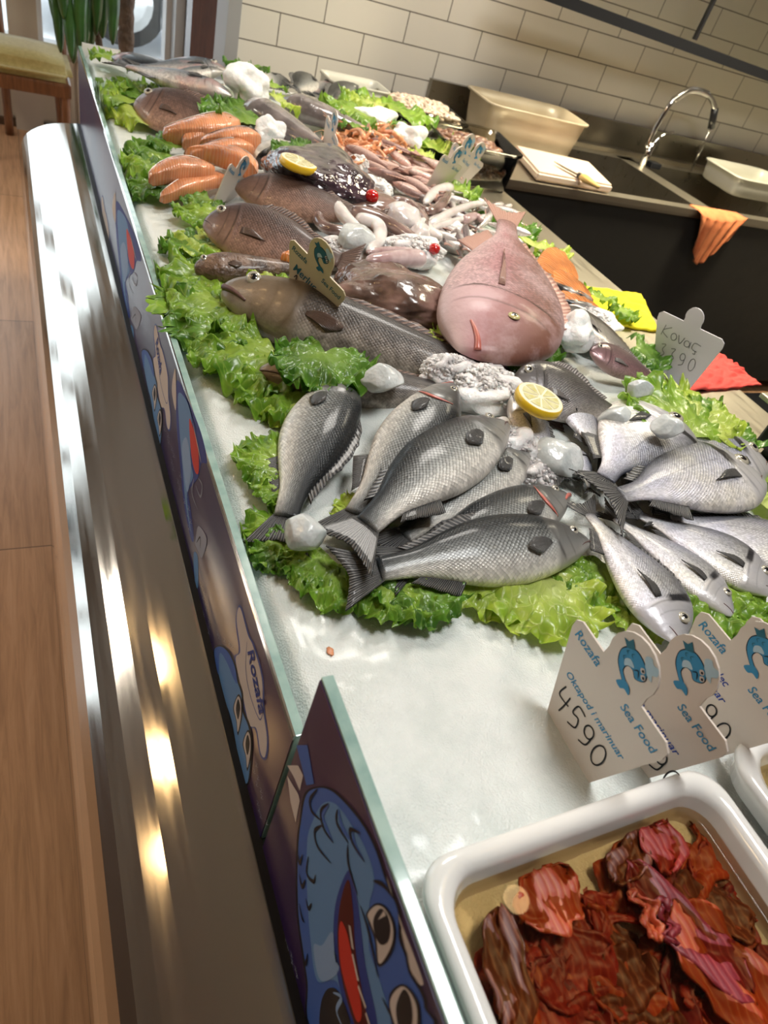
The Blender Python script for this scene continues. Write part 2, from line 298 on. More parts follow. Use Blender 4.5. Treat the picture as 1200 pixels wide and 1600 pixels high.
M['shrimp'] = noisy('orange_shell', [(0.3, (0.55, 0.16, 0.05)), (0.5, (0.74, 0.34, 0.16)), (0.7, (0.80, 0.52, 0.36))], 60, 4, 0.3, 0.003, 200, rough=0.25, coat=0.5)
M['shrimp_dark'] = noisy('rust_shell', [(0.3, (0.40, 0.11, 0.04)), (0.6, (0.66, 0.28, 0.14))], 60, 4, 0.3, 0.003, 200, rough=0.25, coat=0.5)
M['peel'] = plain('lemon_peel', (0.85, 0.55, 0.02), rough=0.35, coat=0.3)
M['pith'] = plain('lemon_pith', (0.86, 0.80, 0.58), rough=0.5)
m, n, l, b = newmat('lemon_flesh'); tc = n.new('ShaderNodeTexCoord'); w = tex(n, 'Voronoi', Scale=90.0); l.new(tc.outputs['Object'], w.inputs['Vector'])
r = ramp(n, [(0.1, (0.62, 0.56, 0.20)), (0.7, (0.72, 0.68, 0.38))]); l.new(w.outputs['Distance'], r.inputs[0]); l.new(r.outputs[0], b.inputs['Base Color']); setp(b, rough=0.25, coat=0.5); M['lemon'] = m
M['tomato'] = plain('tomato_skin', (0.55, 0.012, 0.012), rough=0.12, coat=0.8)
M['stemgreen'] = plain('tomato_stem', (0.12, 0.25, 0.03), rough=0.5)
# wall tiles
m, n, l, b = newmat('bevelled_wall_tiles'); mp = mapping(n, l, rot=(PI / 2, 0, 0), loc=(0, 0, 0))
tc = n.new('ShaderNodeTexCoord'); sp = n.new('ShaderNodeSeparateXYZ'); l.new(tc.outputs['Object'], sp.inputs[0]); cb = n.new('ShaderNodeCombineXYZ')
l.new(mth(n, l, 'ADD', sp.outputs[0], -1.026 + 3.26), cb.inputs[0]); l.new(mth(n, l, 'ADD', sp.outputs[2], -1.0075 + 1.030 - 0.0), cb.inputs[1])
bt = n.new('ShaderNodeTexBrick'); l.new(cb.outputs[0], bt.inputs['Vector']); bt.offset = 0.5
for q, v in dict(Scale=1.0).items(): bt.inputs[q].default_value = v
bt.inputs['Brick Width'].default_value = 0.326; bt.inputs['Row Height'].default_value = 0.103; bt.inputs['Mortar Size'].default_value = 0.0022; bt.inputs['Mortar Smooth'].default_value = 0.1
bt.inputs['Color1'].default_value = c4((0.74, 0.70, 0.61)); bt.inputs['Color2'].default_value = c4((0.77, 0.73, 0.64)); bt.inputs['Mortar'].default_value = c4((0.16, 0.14, 0.11))
l.new(bt.outputs['Color'], b.inputs['Base Color']); bump(n, l, b, mth(n, l, 'SUBTRACT', 1.0, bt.outputs['Fac']), 0.2, 0.002); setp(b, rough=0.3, spec=0.4); M['tile'] = m
# floor: wood look planks, 1.18 m long, seams across at fixed steps
m, n, l, b = newmat('wood_look_floor_planks'); tc = n.new('ShaderNodeTexCoord'); sp = n.new('ShaderNodeSeparateXYZ'); l.new(tc.outputs['Object'], sp.inputs[0]); cb = n.new('ShaderNodeCombineXYZ')
l.new(mth(n, l, 'ADD', sp.outputs[1], -1.43 + 11.8), cb.inputs[0]); l.new(mth(n, l, 'ADD', sp.outputs[0], 9.908), cb.inputs[1])
bt = n.new('ShaderNodeTexBrick'); l.new(cb.outputs[0], bt.inputs['Vector']); bt.offset = 0.0
bt.inputs['Scale'].default_value = 1.0; bt.inputs['Brick Width'].default_value = 1.18; bt.inputs['Row Height'].default_value = 0.198; bt.inputs['Mortar Size'].default_value = 0.0016
bt.inputs['Color1'].default_value = c4((0.92, 0.92, 0.92)); bt.inputs['Color2'].default_value = c4((1.08, 1.05, 1.0)); bt.inputs['Mortar'].default_value = c4((0.18, 0.15, 0.13))
mp = mapping(n, l, scale=(26, 1.6, 1)); t = tex(n, 'Noise', Scale=2.2, Detail=7, Roughness=0.65, Distortion=0.6); l.new(mp.outputs[0], t.inputs['Vector'])
r = ramp(n, [(0.30, (0.40, 0.22, 0.115)), (0.52, (0.58, 0.33, 0.18)), (0.74, (0.68, 0.41, 0.25))]); l.new(t.outputs[0], r.inputs[0])
l.new(mixc(n, l, r.outputs[0], bt.outputs['Color'], 1.0, 'MULTIPLY'), b.inputs['Base Color']); bump(n, l, b, t.outputs[0], 0.15, 0.002); setp(b, rough=0.38); M['floor'] = m
def wood(name, c1, c2, sc=(3, 3, 30)):
    m, n, l, b = newmat(name); mp = mapping(n, l, scale=sc); t = tex(n, 'Noise', Scale=3.0, Detail=6, Distortion=0.8); l.new(mp.outputs[0], t.inputs['Vector'])
    r = ramp(n, [(0.3, c1), (0.7, c2)]); l.new(t.outputs[0], r.inputs[0]); l.new(r.outputs[0], b.inputs['Base Color']); setp(b, rough=0.35, coat=0.2); return m
M['wood_chair'] = wood('warm_chair_wood', (0.12, 0.045, 0.018), (0.26, 0.11, 0.045), (20, 20, 2))
M['wood_post'] = wood('red_brown_wood', (0.065, 0.018, 0.009), (0.11, 0.032, 0.016), (20, 20, 2))
M['cream_paint'] = plain('cream_painted_wood', (0.56, 0.48, 0.38), rough=0.45)
M['white_frame'] = plain('white_frame', (0.72, 0.74, 0.76), rough=0.35)
M['grey_post'] = plain('grey_metal_post', (0.36, 0.36, 0.36), rough=0.4)
M['cushion'] = noisy('mustard_fabric', [(0.3, (0.46, 0.37, 0.13)), (0.7, (0.58, 0.48, 0.19))], 60, 3, 0.3, 0.001, 600, rough=0.85, sheen=0.3)
M['wall_dark'] = plain('dark_wood_wall', (0.10, 0.055, 0.03), rough=0.5)
M['wall_plain'] = plain('plain_wall', (0.45, 0.40, 0.33), rough=0.7)
M['ceiling'] = plain('ceiling_paint', (0.42, 0.39, 0.35), rough=0.8)
M['leaf_dark'] = noisy('long_glossy_leaf', [(0.3, (0.018, 0.055, 0.012)), (0.7, (0.05, 0.15, 0.03))], 8, 3, 0, rough=0.3, coat=0.3)
M['trunk'] = noisy('ringed_trunk', [(0.3, (0.05, 0.028, 0.015)), (0.7, (0.16, 0.095, 0.055))], 20, 5, 0.8, 0.01, 60, rough=0.7)
M['pot'] = plain('dark_pot', (0.06, 0.05, 0.045), rough=0.5)
M['tub_beige'] = noisy('beige_plastic', [(0.3, (0.34, 0.28, 0.19)), (0.7, (0.46, 0.39, 0.28))], 5, 2, 0, rough=0.3, sss=0.0)
M['tub_frost'] = plain('frosted_plastic', (0.50, 0.49, 0.42), rough=0.3)
M['board'] = noisy('pink_cutting_board', [(0.4, (0.60, 0.48, 0.38)), (0.7, (0.66, 0.48, 0.40))], 6, 3, 0.1, rough=0.45)
M['knife_handle'] = wood('yellow_wood_handle', (0.50, 0.32, 0.10), (0.66, 0.46, 0.18))
M['rag'] = noisy('orange_cloth', [(0.3, (0.42, 0.11, 0.035)), (0.7, (0.58, 0.19, 0.07))], 20, 4, 0.5, 0.002, 300, rough=0.9)
M['yellow'] = noisy('yellow_cloth', [(0.3, (0.70, 0.60, 0.005)), (0.7, (0.82, 0.74, 0.02))], 20, 4, 0.5, 0.002, 300, rough=0.85)
M['red'] = noisy('red_cloth', [(0.3, (0.62, 0.055, 0.045)), (0.7, (0.74, 0.09, 0.07))], 20, 4, 0.5, 0.002, 300, rough=0.85)
M['meat_brown'] = noisy('brown_mussel_meat', [(0.3, (0.07, 0.028, 0.018)), (0.5, (0.20, 0.09, 0.05)), (0.72, (0.36, 0.20, 0.11))], 45, 5, 0.4, 0.004, 100, rough=0.3, coat=0.5)
M['meat_pale'] = noisy('pale_peeled_shrimp', [(0.3, (0.40, 0.25, 0.20)), (0.5, (0.62, 0.50, 0.38)), (0.72, (0.70, 0.62, 0.50))], 45, 5, 0.4, 0.004, 100, rough=0.3, coat=0.4)
M['car'] = plain('grey_car_paint', (0.42, 0.46, 0.52), rough=0.2, metal=0.4, coat=1)
M['tyre'] = plain('tyre_rubber', (0.03, 0.03, 0.03), rough=0.7)
M['street'] = noisy('pale_pavement', [(0.3, (0.78, 0.78, 0.78)), (0.7, (0.86, 0.86, 0.86))], 2, 3, 0, rough=0.8)
m, n, l, b = newmat('panel_diffuser'); b.inputs['Emission Color'].default_value = (1, 0.93, 0.8, 1); setp(b, es=6.0); M['diffuser'] = m
m, n, l, b = newmat('warm_bulb'); b.inputs['Emission Color'].default_value = (1, 0.66, 0.30, 1); setp(b, es=14.0); M['bulb'] = m
M['debris'] = plain('dark_speck', (0.08, 0.06, 0.05), rough=0.6)
M['water'] = glass('running_water', (0.93, 0.93, 0.9))

# ------------------------------------------------------------------ builders
def tag(o, label=None, cat=None, group=None, kind=None):
    if label: o['label'] = label
    if cat: o['category'] = cat
    if group: o['group'] = group
    if kind: o['kind'] = kind
    return o
def root(name, loc, label, cat, group=None):
    o = bpy.data.objects.new(name, None); o.location = loc; o.empty_display_size = 0.02; COL.objects.link(o)
    return tag(o, label, cat, group)
def mesh(name, vs, fs, mat, parent=None, uvs=None, smooth=True, origin=None, mods=()):
    """world-space vertices; the object's origin goes to its parent's or its own middle"""
    base = V(origin) if origin is not None else (PW(parent) if parent else sum((V(v) for v in vs), V()) / max(1, len(vs)))
    me = bpy.data.meshes.new(name); me.from_pydata([tuple(V(v) - base) for v in vs], [], fs); me.update()
    if uvs:
        lay = me.uv_layers.new(name='UVMap')
        for lp in me.loops: lay.data[lp.index].uv = uvs[lp.vertex_index]
    if smooth: me.polygons.foreach_set('use_smooth', [True] * len(me.polygons))
    o = bpy.data.objects.new(name, me); COL.objects.link(o); me.materials.append(mat)
    if parent:
        o.parent = parent; o.location = base - PW(parent)
    else: o.location = base
    for mm in mods:
        md = o.modifiers.new(mm[0], mm[0])
        for q, v in mm[1].items(): setattr(md, q, v)
    return o
def PW(o):
    p = V(o.location); q = o.parent
    while q: p = p + V(q.location); q = q.parent
    return p
def box(name, lo, hi, mat, parent=None, bev=0.0, kind=None, seg=2):
    bm = bmesh.new(); bmesh.ops.create_cube(bm, size=1)
    for v in bm.verts: v.co = V([lo[i] + (v.co[i] + .5) * (hi[i] - lo[i]) for i in range(3)])
    if bev: bmesh.ops.bevel(bm, geom=list(bm.edges), offset=bev, segments=seg, affect='EDGES', profile=0.7)
    o = from_bm(name, bm, mat, parent, smooth=False)
    if kind: o['kind'] = kind
    return o
def from_bm(name, bm, mat, parent=None, smooth=True):
    bm.normal_update(); bm.verts.index_update()
    vs = [v.co.copy() for v in bm.verts]; fs = [[v.index for v in f.verts] for f in bm.faces]; bm.free()
    return mesh(name, vs, fs, mat, parent, smooth=smooth)
def grid_faces(nu, nv, wrapv=False):
    f = []
    for i in range(nu - 1):
        for j in range(nv if wrapv else nv - 1):
            a = i * nv + j; b2 = i * nv + (j + 1) % nv; f.append((a, b2, b2 + nv, a + nv))
    return f
def cr(pts, n=8, closed=False):
    P = [V(p) for p in pts]; out = []; N = len(P)
    for i in range(N if closed else N - 1):
        g = (lambda k: P[k % N]) if closed else (lambda k: P[max(0, min(N - 1, k))])
        a, b_, c, d = g(i - 1), g(i), g(i + 1), g(i + 2)
        for s in range(n):
            t = s / n; out.append(0.5 * ((2 * b_) + (c - a) * t + (2 * a - 5 * b_ + 4 * c - d) * t * t + (-a + 3 * b_ - 3 * c + d) * t ** 3))
    if not closed: out.append(P[-1])
    return out
def tube(name, pts, rad, mat, parent=None, nseg=12, n=6, flat=1.0, caps=True, up=None):
    path = cr(pts, n) if n > 1 else [V(p) for p in pts]
    K = len(path); vs = []
    nrm = None
    for i, p in enumerate(path):
        t = (path[min(K - 1, i + 1)] - path[max(0, i - 1)]).normalized()
        if nrm is None:
            a = V((0, 0, 1)) if abs(t.z) < 0.9 else V((1, 0, 0)); nrm = (a - t * a.dot(t)).normalized()
        nrm = (nrm - t * nrm.dot(t)).normalized(); bn = t.cross(nrm)
        s = i / (K - 1); r = rad(s) if callable(rad) else rad
        for j in range(nseg):
            a = 2 * PI * j / nseg; vs.append(p + bn * (math.cos(a) * r) + nrm * (math.sin(a) * r * flat))
    fs = grid_faces(K, nseg, True)
    if caps: fs += [list(range(nseg))[::-1], list(range((K - 1) * nseg, K * nseg))]
    return mesh(name, vs, fs, mat, parent)
def interp(tab, s, k):
    for i in range(len(tab) - 1):
        if s <= tab[i + 1][0]:
            a, b2 = tab[i], tab[i + 1]; t = (s - a[0]) / (b2[0] - a[0])
            p0 = tab[max(0, i - 1)][k]; p3 = tab[min(len(tab) - 1, i + 2)][k]
            h = b2[0] - a[0]; m0 = (b2[k] - p0) / max(1e-6, b2[0] - tab[max(0, i - 1)][0]) * h; m1 = (p3 - a[k]) / max(1e-6, tab[min(len(tab) - 1, i + 2)][0] - a[0]) * h
            if i == 0: m0 = (b2[k] - a[k]) * 1.6
            t2, t3 = t * t, t ** 3
            return a[k] * (2 * t3 - 3 * t2 + 1) + m0 * (t3 - 2 * t2 + t) + b2[k] * (-2 * t3 + 3 * t2) + m1 * (t3 - t2)
    return tab[-1][k]
# s (0 snout .. 1 peduncle), top, bottom (of H), half thickness (of W)
SP = {
 'bass': dict(tab=[(0, .03, .04, .08), (.05, .17, .15, .42), (.13, .31, .29, .72), (.25, .45, .42, .95), (.40, .50, .50, 1.0), (.55, .46, .47, .93), (.70, .34, .34, .70), (.84, .20, .20, .42), (1, .15, .15, .20)], H=.27, W=.15, tail=.15, op=.235, eye=(.105, .12, .075), fork=.3),
 'bream': dict(tab=[(0, .04, .08, .10), (.04, .20, .18, .38), (.11, .38, .29, .70), (.22, .52, .41, .95), (.36, .55, .45, 1.0), (.52, .45, .40, .90), (.70, .28, .27, .62), (.86, .12, .13, .30), (1, .09, .09, .16)], H=.38, W=.125, tail=.15, op=.235, eye=(.12, .15, .085), fork=.5),
 'porgy': dict(tab=[(0, .08, .14, .15), (.04, .30, .24, .45), (.12, .50, .38, .80), (.22, .58, .45, 1.0), (.36, .57, .47, 1.0), (.52, .47, .42, .88), (.70, .30, .28, .60), (.86, .13, .13, .32), (1, .10, .10, .2)], H=.44, W=.19, tail=.15, op=.27, eye=(.15, .14, .05), fork=.4),
 'hake': dict(tab=[(0, .10, .12, .22), (.04, .26, .26, .52), (.12, .41, .42, .82), (.24, .50, .50, 1.0), (.38, .47, .47, .95), (.55, .38, .38, .80), (.75, .28, .26, .55), (.9, .16, .15, .35), (1, .10, .10, .2)], H=.185, W=.13, tail=.10, op=.235, eye=(.085, .20, .105), fork=.1),
 'flat': dict(tab=[(0, .06, .10, .15), (.05, .25, .22, .5), (.14, .42, .36, .80), (.28, .52, .48, 1.0), (.45, .52, .48, 1.0), (.62, .42, .40, .80), (.80, .24, .24, .5), (1, .12, .12, .25)], H=.42, W=.14, tail=.12, op=.26, eye=(.10, .20, .08), fork=.1),
}
PSI = [0]
def fish(name, label, T, Hd, side, sp, mat, fin='fin_dark', Hr=None, Wr=None, bend=0.0, roll=0.0, group=None, cat='fish', fins='tdpae', mouth='mouth', eye='eye_white', res=(64, 36), up=None, hump=0.0, opened=0.0, pec=0.17, lean=None, tk=1.0, gill=False):
    P = SP[sp]; L = (Hd - T).length; ex = (Hd - T).normalized()
    upv = V(up) if up else V((0, 0, 1)); ez = (upv - ex * upv.dot(ex)).normalized(); ey = ez.cross(ex) * side
    # roll about the long axis: positive turns the back up towards the viewer
    if roll:
        c, s_ = math.cos(roll), math.sin(roll); ey, ez = ey * c + ez * s_, ez * c - ey * s_
    H = L * (Hr or P['H']); Wd = L * (Wr or P['W']) * 0.5; Lt = L * P['tail']; Lb = L - Lt
    def W(X, Y, Z):
        t = X / L; yb = bend * 4 * t * (1 - t) * L; zb = hump * 4 * t * (1 - t)
        return T + ex * X + ey * (Y + yb) + ez * Z + V((0, 0, zb))
    tab = P['tab']; opn = P['op']
    def prof(s): return interp(tab, s, 1) * H, interp(tab, s, 2) * H, interp(tab, s, 3) * Wd
    def surf(s, yn):
        a, b2, w = prof(s); q = a if yn >= 0 else b2; yy = yn * q
        return yy, w * max(0.0, 1 - abs(yn) ** 2.3) ** (1 / 2.3)
    rt = root(name, tuple(T + (Hd - T) * 0.5 - V((0, 0, Wd))), label, cat, group)
    NU, NV = res; vs = []; uv = []
    for i in range(NU):
        s = (i / (NU - 1)) ** 1.15
        a, b2, w = prof(s)
        for j in range(NV):
            th = 2 * PI * j / NV; cy, sy = math.cos(th), math.sin(th)
            y = (abs(cy) ** 0.92) * math.copysign(1, cy); z = (abs(sy) ** 0.92) * math.copysign(1, sy)
            yy = y * (a if cy >= 0 else b2); zz = z * w
            sop = opn - 0.045 * y * y - 0.02 * (y - .1)  # rear edge of the gill cover
            k = 1.0 + 0.085 * sst(sop + 0.004, sop - 0.004, s) * sst(0.05, 0.12, s) * (1 - sst(.75, .95, abs(y))) 
            k -= 0.05 * math.exp(-((s - sop * 0.72) / 0.010) ** 2) * (1 - abs(y))
            zz *= k
            vs.append(W(Lt + Lb * (1 - s), yy, zz)); uv.append((1 - s, 0.5 + 0.5 * cy))
    fs = grid_faces(NU, NV, True); fs += [list(range(NV))[::-1], list(range((NU - 1) * NV, NU * NV))]
    # nicer v seam is not needed: v is symmetric
    body = mesh('body', vs, fs, mat, rt, uvs=uv)
    F = M[fin]
    def fan(nm, base, tip, nrm_amp=0.0015, lift=0.0, m=F, nr=14, nd=6):
        vs = []; uvs = []
        for i in range(nr):
            t = i / (nr - 1); b0 = base(t); t0 = tip(t)
            for j in range(nd):
                q = j / (nd - 1); p = b0.lerp(t0, q) + ez * (math.sin(i * PI) * 0 + (0.5 - (i % 2)) * 2 * nrm_amp * q + lift * q * (1 - q))
                vs.append(p); uvs.append((t * 3, q))
        o = mesh(nm, vs, grid_faces(nr, nd), m, rt, uvs=uvs, mods=[('SOLIDIFY', dict(thickness=0.0008 + L * 0.0015))]); return o
    a1, b1, w1 = prof(1.0); spread = H * 0.42 * tk
    if 't' in fins:
        def tb(t): return W(Lt * 1.08, b1 * -1 + (a1 + b1) * t, 0.0)
        def tt(t):
            y = (t - .5) * 2; return W(Lt * (P['fork'] * (1 - abs(y) ** 1.3)), y * spread, 0.002)
        fan('tail_fin', tb, tt, 0.0012, nr=18)
    if 'd' in fins:
        s0, s1 = .30, .86
        def db(t): s = s0 + (s1 - s0) * t; return W(Lt + Lb * (1 - s), prof(s)[0] * 0.96, 0)
        def dt(t):
            s = s0 + (s1 - s0) * t; h = H * 0.12 * (math.sin(PI * min(1, t * 1.25 + .05)) ** .5 if t < .76 else .55) * (0.85 + .15 * (int(t * 13) % 2)); return W(Lt + Lb * (1 - s) - Lb * .04, prof(s)[0] + h, -0.002)
        fan('dorsal_fin', db, dt, 0.001, nr=20, nd=4)
    if 'a' in fins:
        def ab(t): s = .66 + .18 * t; return W(Lt + Lb * (1 - s), -prof(s)[1] * .95, 0)
        def at_(t): s = .66 + .18 * t; return W(Lt + Lb * (1 - s) - Lb * .05, -prof(s)[1] - H * .16 * (1 - t * .7), 0)
        fan('anal_fin', ab, at_, 0.001, nr=8, nd=4)
    if 'p' in fins:
        sb = opn + .035; plen = L * pec
        def pb(t):
            y, z = surf(sb + 0.004, (-.24 + .12 * t) if sp in ('bass', 'hake') else (-.30 + .22 * t) if sp != 'porgy' else (-.12 + .12 * t)); return W(Lt + Lb * (1 - sb), y, z * 1.0 + 0.0004)
        def pt(t):
            k = (.35 + .65 * math.sin(PI * (.12 + .76 * t))) * .62 if sp in ('bass', 'hake') else 1 - .55 * t; s2 = min(.97, sb + plen * k / Lb); y, z = surf(s2, (-.50 + .50 * t) if sp in ('bass', 'hake') else (-.36 + .26 * t) if sp != 'porgy' else (-.20 + .10 * t)); return W(Lt + Lb * (1 - s2), y, z + 0.003)
        fan('pectoral_fin', pb, pt, 0.0006, lift=0.012 * (L / .35), nr=9, nd=6)
    if 'e' in fins:
        es, ey_, er = P['eye']; r = er * H * (1 if sp != 'bass' else .9)
        y, z = surf(es, ey_ / max(.01, interp(tab, es, 1)))
        c = W(Lt + Lb * (1 - es), y, z * 1.075)
        def disc(nm, rr, hgt, m_, par, off):
            vs2 = []; 
            for i in range(7):
                ph = PI / 2 * i / 6
                for j in range(16):
                    th = 2 * PI * j / 16; vs2.append(c + ex * (math.cos(th) * math.cos(ph) * rr) + ey * (math.sin(th) * math.cos(ph) * rr) + ez * (math.sin(ph) * hgt + off))
            return mesh(nm, vs2, grid_faces(7, 16, True), m_, par)
        eo = disc('eye', r, r * .38, M[eye], rt, 0.0)
        disc('pupil', r * .64, r * .30, M['pupil'], eo, r * .13)
    if gill:
        pts = []
        for q in range(9):
            yq = -.82 + 1.45 * q / 8; s = opn - .045 * yq * yq + .008; y, z = surf(s, yq); pts.append(W(Lt + Lb * (1 - s), y, z * 1.01))
        tube('gill_opening', pts, lambda t: L * .011 * math.sin(PI * min(.96, t + .04)) + .0004, M['mouth_red'], rt, 8, 4, .45)
    if 'm' in fins or 'e' in fins:
        pts = []
        for q in range(5):
            s = 0.004 + .085 * q / 4; y, z = surf(s, -.10 - .35 * q / 4); pts.append(W(Lt + Lb * (1 - s), y, z * 1.0))
        tube('mouth', pts, lambda t: max(.0006, L * (.0035 + .008 * opened) * (1 - t * .6)), M[mouth], rt, 8, 4)
    return rt

def leaf(px0, py0, px1, py1, where, k='let1', width=1.0, lift=0.012, ruff=1.0, curl=0.0, seed=None, l2=None):
    """frilly lettuce leaf lying from its base (px0,py0) to its tip (px1,py1)"""
    B = gp(px0, py0, lift); T = gp(px1, py1, lift if l2 is None else l2); L0 = (T - B).length; ex = (T - B).normalized()
    dpt = ((B + T) / 2 - CAM).dot(fw); L = min(L0, 1.5 * math.hypot(px1 - px0, py1 - py0) * dpt / FPX); L = max(L, .03); mid_ = (B + T) / 2; B = mid_ - ex * (L / 2)
    ez = (V((0, 0, 1)) - ex * ex.z).normalized(); ey = ez.cross(ex); sd = seed if seed is not None else (px0 * 13 + py0 * 7) % 991
    NR, NA = 22, 110; vs = []; uv = []; o3 = V((sd * 1.7, sd * .31, sd * .77)); amax = 1.9
    for i in range(NR):
        q = i / (NR - 1)
        for j in range(NA):
            t = j / (NA - 1) * 2 - 1; a = t * amax
            R = (0.18 + 0.82 * math.cos(a * .5) ** 1.3) * (1 + .16 * noise.noise(V((a * 1.6, 0, sd))))
            fr = q ** 2.2
            n1 = noise.noise(V((a * 5.0, q * 2.0, sd * .9))); n2 = noise.noise(V((a * 13.0, q * 3.0, sd * .5 + 9))); n3 = noise.noise(V((a * 30.0, q * 3.0, sd * .5 + 19)))
            rr = q * R * (1 + fr * (0.13 * n2 + 0.05 * n3))
            aa = a * (0.66 + .34 * width) + fr * (.18 * n1 + .10 * n2)
            x = rr * math.cos(aa) + .06; y = rr * math.sin(aa) * width
            fe = q ** 5; z = ruff * (q ** 1.5 * (.30 * noise.noise(V((x * 4.5, y * 4.5, sd * .7))) + .14 * noise.noise(V((x * 11, y * 11, sd * .3)))) + fe * (.30 * noise.noise(V((aa * 6, q * 3, sd * .4))) + .20 * n2 + .08 * n3)) + .10 * math.sin(q * PI) + curl * q * q
            z += .05 * math.exp(-(y / .05) ** 2) * (1 - q)
            p = B + ex * (x * L) + ey * (y * L) + ez * (z * L * .8)
            if p.x < GX + .013 and 'glass' not in where: p.x = GX + .013 + (p.x - GX - .013) * .08
            if p.x < GX + .015: p.z = max(p.z, .924)
            gz = ground(p.x, p.y) + 0.0015
            if p.z < gz: p.z = gz + (gz - p.z) * 0.25
            vs.append(p); uv.append((q, (t + 1) / 2))
    o = mesh('lettuce_leaf', vs, grid_faces(NR, NA), M[k], None, uvs=uv, origin=B)
    return tag(o, ('frilly ' + {'let1': 'green', 'let2': 'dark green', 'let3': 'yellow-green'}[k] + ' lettuce leaf ' + where), 'lettuce', 'lettuce leaves under and between the fish')

def lump(name, label, cat, c, r, mat, amp=0.25, freq=2.5, seed=0, sub=4, rot=0.0, group=None, kind=None, parent=None, facet=False, freq2=0, amp2=0):
    bm = bmesh.new(); bmesh.ops.create_icosphere(bm, subdivisions=sub, radius=1); o3 = V((seed * 3.1, seed * 1.3, seed * 7.7)); cs, sn = math.cos(rot), math.sin(rot)
    for v in bm.verts:
        d = v.co.copy(); k = 1 + amp * noise.noise(d * freq + o3)
        if freq2: k += amp2 * noise.noise(d * freq2 + o3)
        if facet:
            for q in range(7):
                f = V((math.sin(q * 2.4 + seed), math.cos(q * 1.7 + seed * 2), math.sin(q * 3.9) * .8)).normalized(); dd = (d * k).dot(f)
                if dd > .72: k *= (.72 + (dd - .72) * .25) / dd
        x, y, z = d.x * r[0] * k, d.y * r[1] * k, d.z * r[2] * k
        v.co = V(c) + V((x * cs - y * sn, x * sn + y * cs, z))
    o = from_bm(name, bm, mat, parent)
    if not parent: tag(o, label, cat, group, kind)
    return o
def pxl(px, py, lift, rpx):  # centre and world radius of a lump seen rpx wide
    c = gp(px, py, lift); return c, rpx * (c - CAM).dot(fw) / FPX

# ================================================================== SETTING
ST = 'structure'
box('floor', (-4.1, -3.1, -0.05), (4.6, 4.9, 0), M['floor'], kind=ST)
box('ceiling', (-4.1, -3.1, 2.9), (4.6, 4.95, 2.98), M['ceiling'], kind=ST)
box('wall_back', (0.722, 2.87, 0), (4.6, 3.02, 2.9), M['tile'], kind=ST)
bpy.data.objects['wall_back'].location  # tiles are laid out in world metres below
o = bpy.data.objects['wall_back']; me = o.data; off = V(o.location)
for v in me.vertices: v.co = v.co + off
o.location = (0, 0, 0)
for nm in ('floor',):
    o = bpy.data.objects[nm]; off = V(o.location)
    for v in o.data.vertices: v.co = v.co + off
    o.location = (0, 0, 0)
box('wall_right', (4.5, -3.1, 0), (4.6, 2.87, 2.9), M['wall_plain'], kind=ST)
box('wall_near', (-4.1, -3.1, 0), (4.6, -3.0, 2.9), M['wall_dark'], kind=ST)
# left wall: dark wood, with a wide window
box('wall_left_low', (-4.1, -3.1, 0), (-4.0, 4.9, 0.35), M['cream_paint'], kind=ST)
box('wall_left_top', (-4.1, -3.1, 2.45), (-4.0, 4.9, 2.9), M['wall_plain'], kind=ST)
box('wall_left_near', (-4.1, -3.1, 0.35), (-4.0, 2.95, 2.45), M['wall_dark'], kind=ST)
for i, y in enumerate((3.0, 3.9, 4.8)):
    box('window_1_frame', (-4.06, y - .05, .35), (-3.98, y + .05, 2.45), M['white_frame'], kind=ST)
# far wall: cream panelling below, window above
box('wall_far_low', (-4.1, 4.84, 0), (0.95, 4.94, 0.42), M['cream_paint'], kind=ST)
box('wall_far_top', (-4.1, 4.84, 2.45), (4.6, 4.94, 2.9), M['wall_plain'], kind=ST)
for i, x in enumerate((-3.1, -2.1, -1.1)):
    box('window_2_frame', (x - .05, 4.82, .42), (x + .05, 4.9, 2.45), M['white_frame'], kind=ST)
box('window_2_sill', (-4.0, 4.78, .42), (0.95, 4.9, .46), M['white_frame'], kind=ST)
xw = [aty(p, 40, 4.8).x for p in (12, 58, 66, 256, 264, 278, 296)]
box('door_1_post', (xw[0], 4.76, 0), (xw[1], 4.86, 2.5), M['cream_paint'], kind=ST)
box('window_2_jamb', (xw[1], 4.76, .4), (xw[2], 4.86, 2.5), M['white_frame'], kind=ST)
box('window_2_jamb', (xw[3], 4.74, .4), (xw[4], 4.86, 2.5), M['white_frame'], kind=ST)
box('trim_1', (xw[4], 4.6, 0), (xw[5], 4.8, 2.9), M['grey_post'], kind=ST)
box('trim_2', (xw[5] + .005, 4.56, 0), (xw[6] - .01, 4.75, 2.9), M['grey_post'], kind=ST)
xb = [aty(p, 55, 3.6).x for p in (298, 344)]
box('trim_3', (xb[0], 3.6, 0), (xb[1], 3.72, 2.9), M['wood_post'], kind=ST)
xg = [aty(p, 55, 2.86).x for p in (352, 371)]
box('trim_4', (xg[0], 2.85, 0), (xg[1] + .003, 3.02, 2.9), M['grey_post'], kind=ST)
0 and box('wall_return', (xg[1] + .01, 3.02, 0), (xg[1] + .12, 4.2, 2.9), M['wall_plain'], kind=ST)
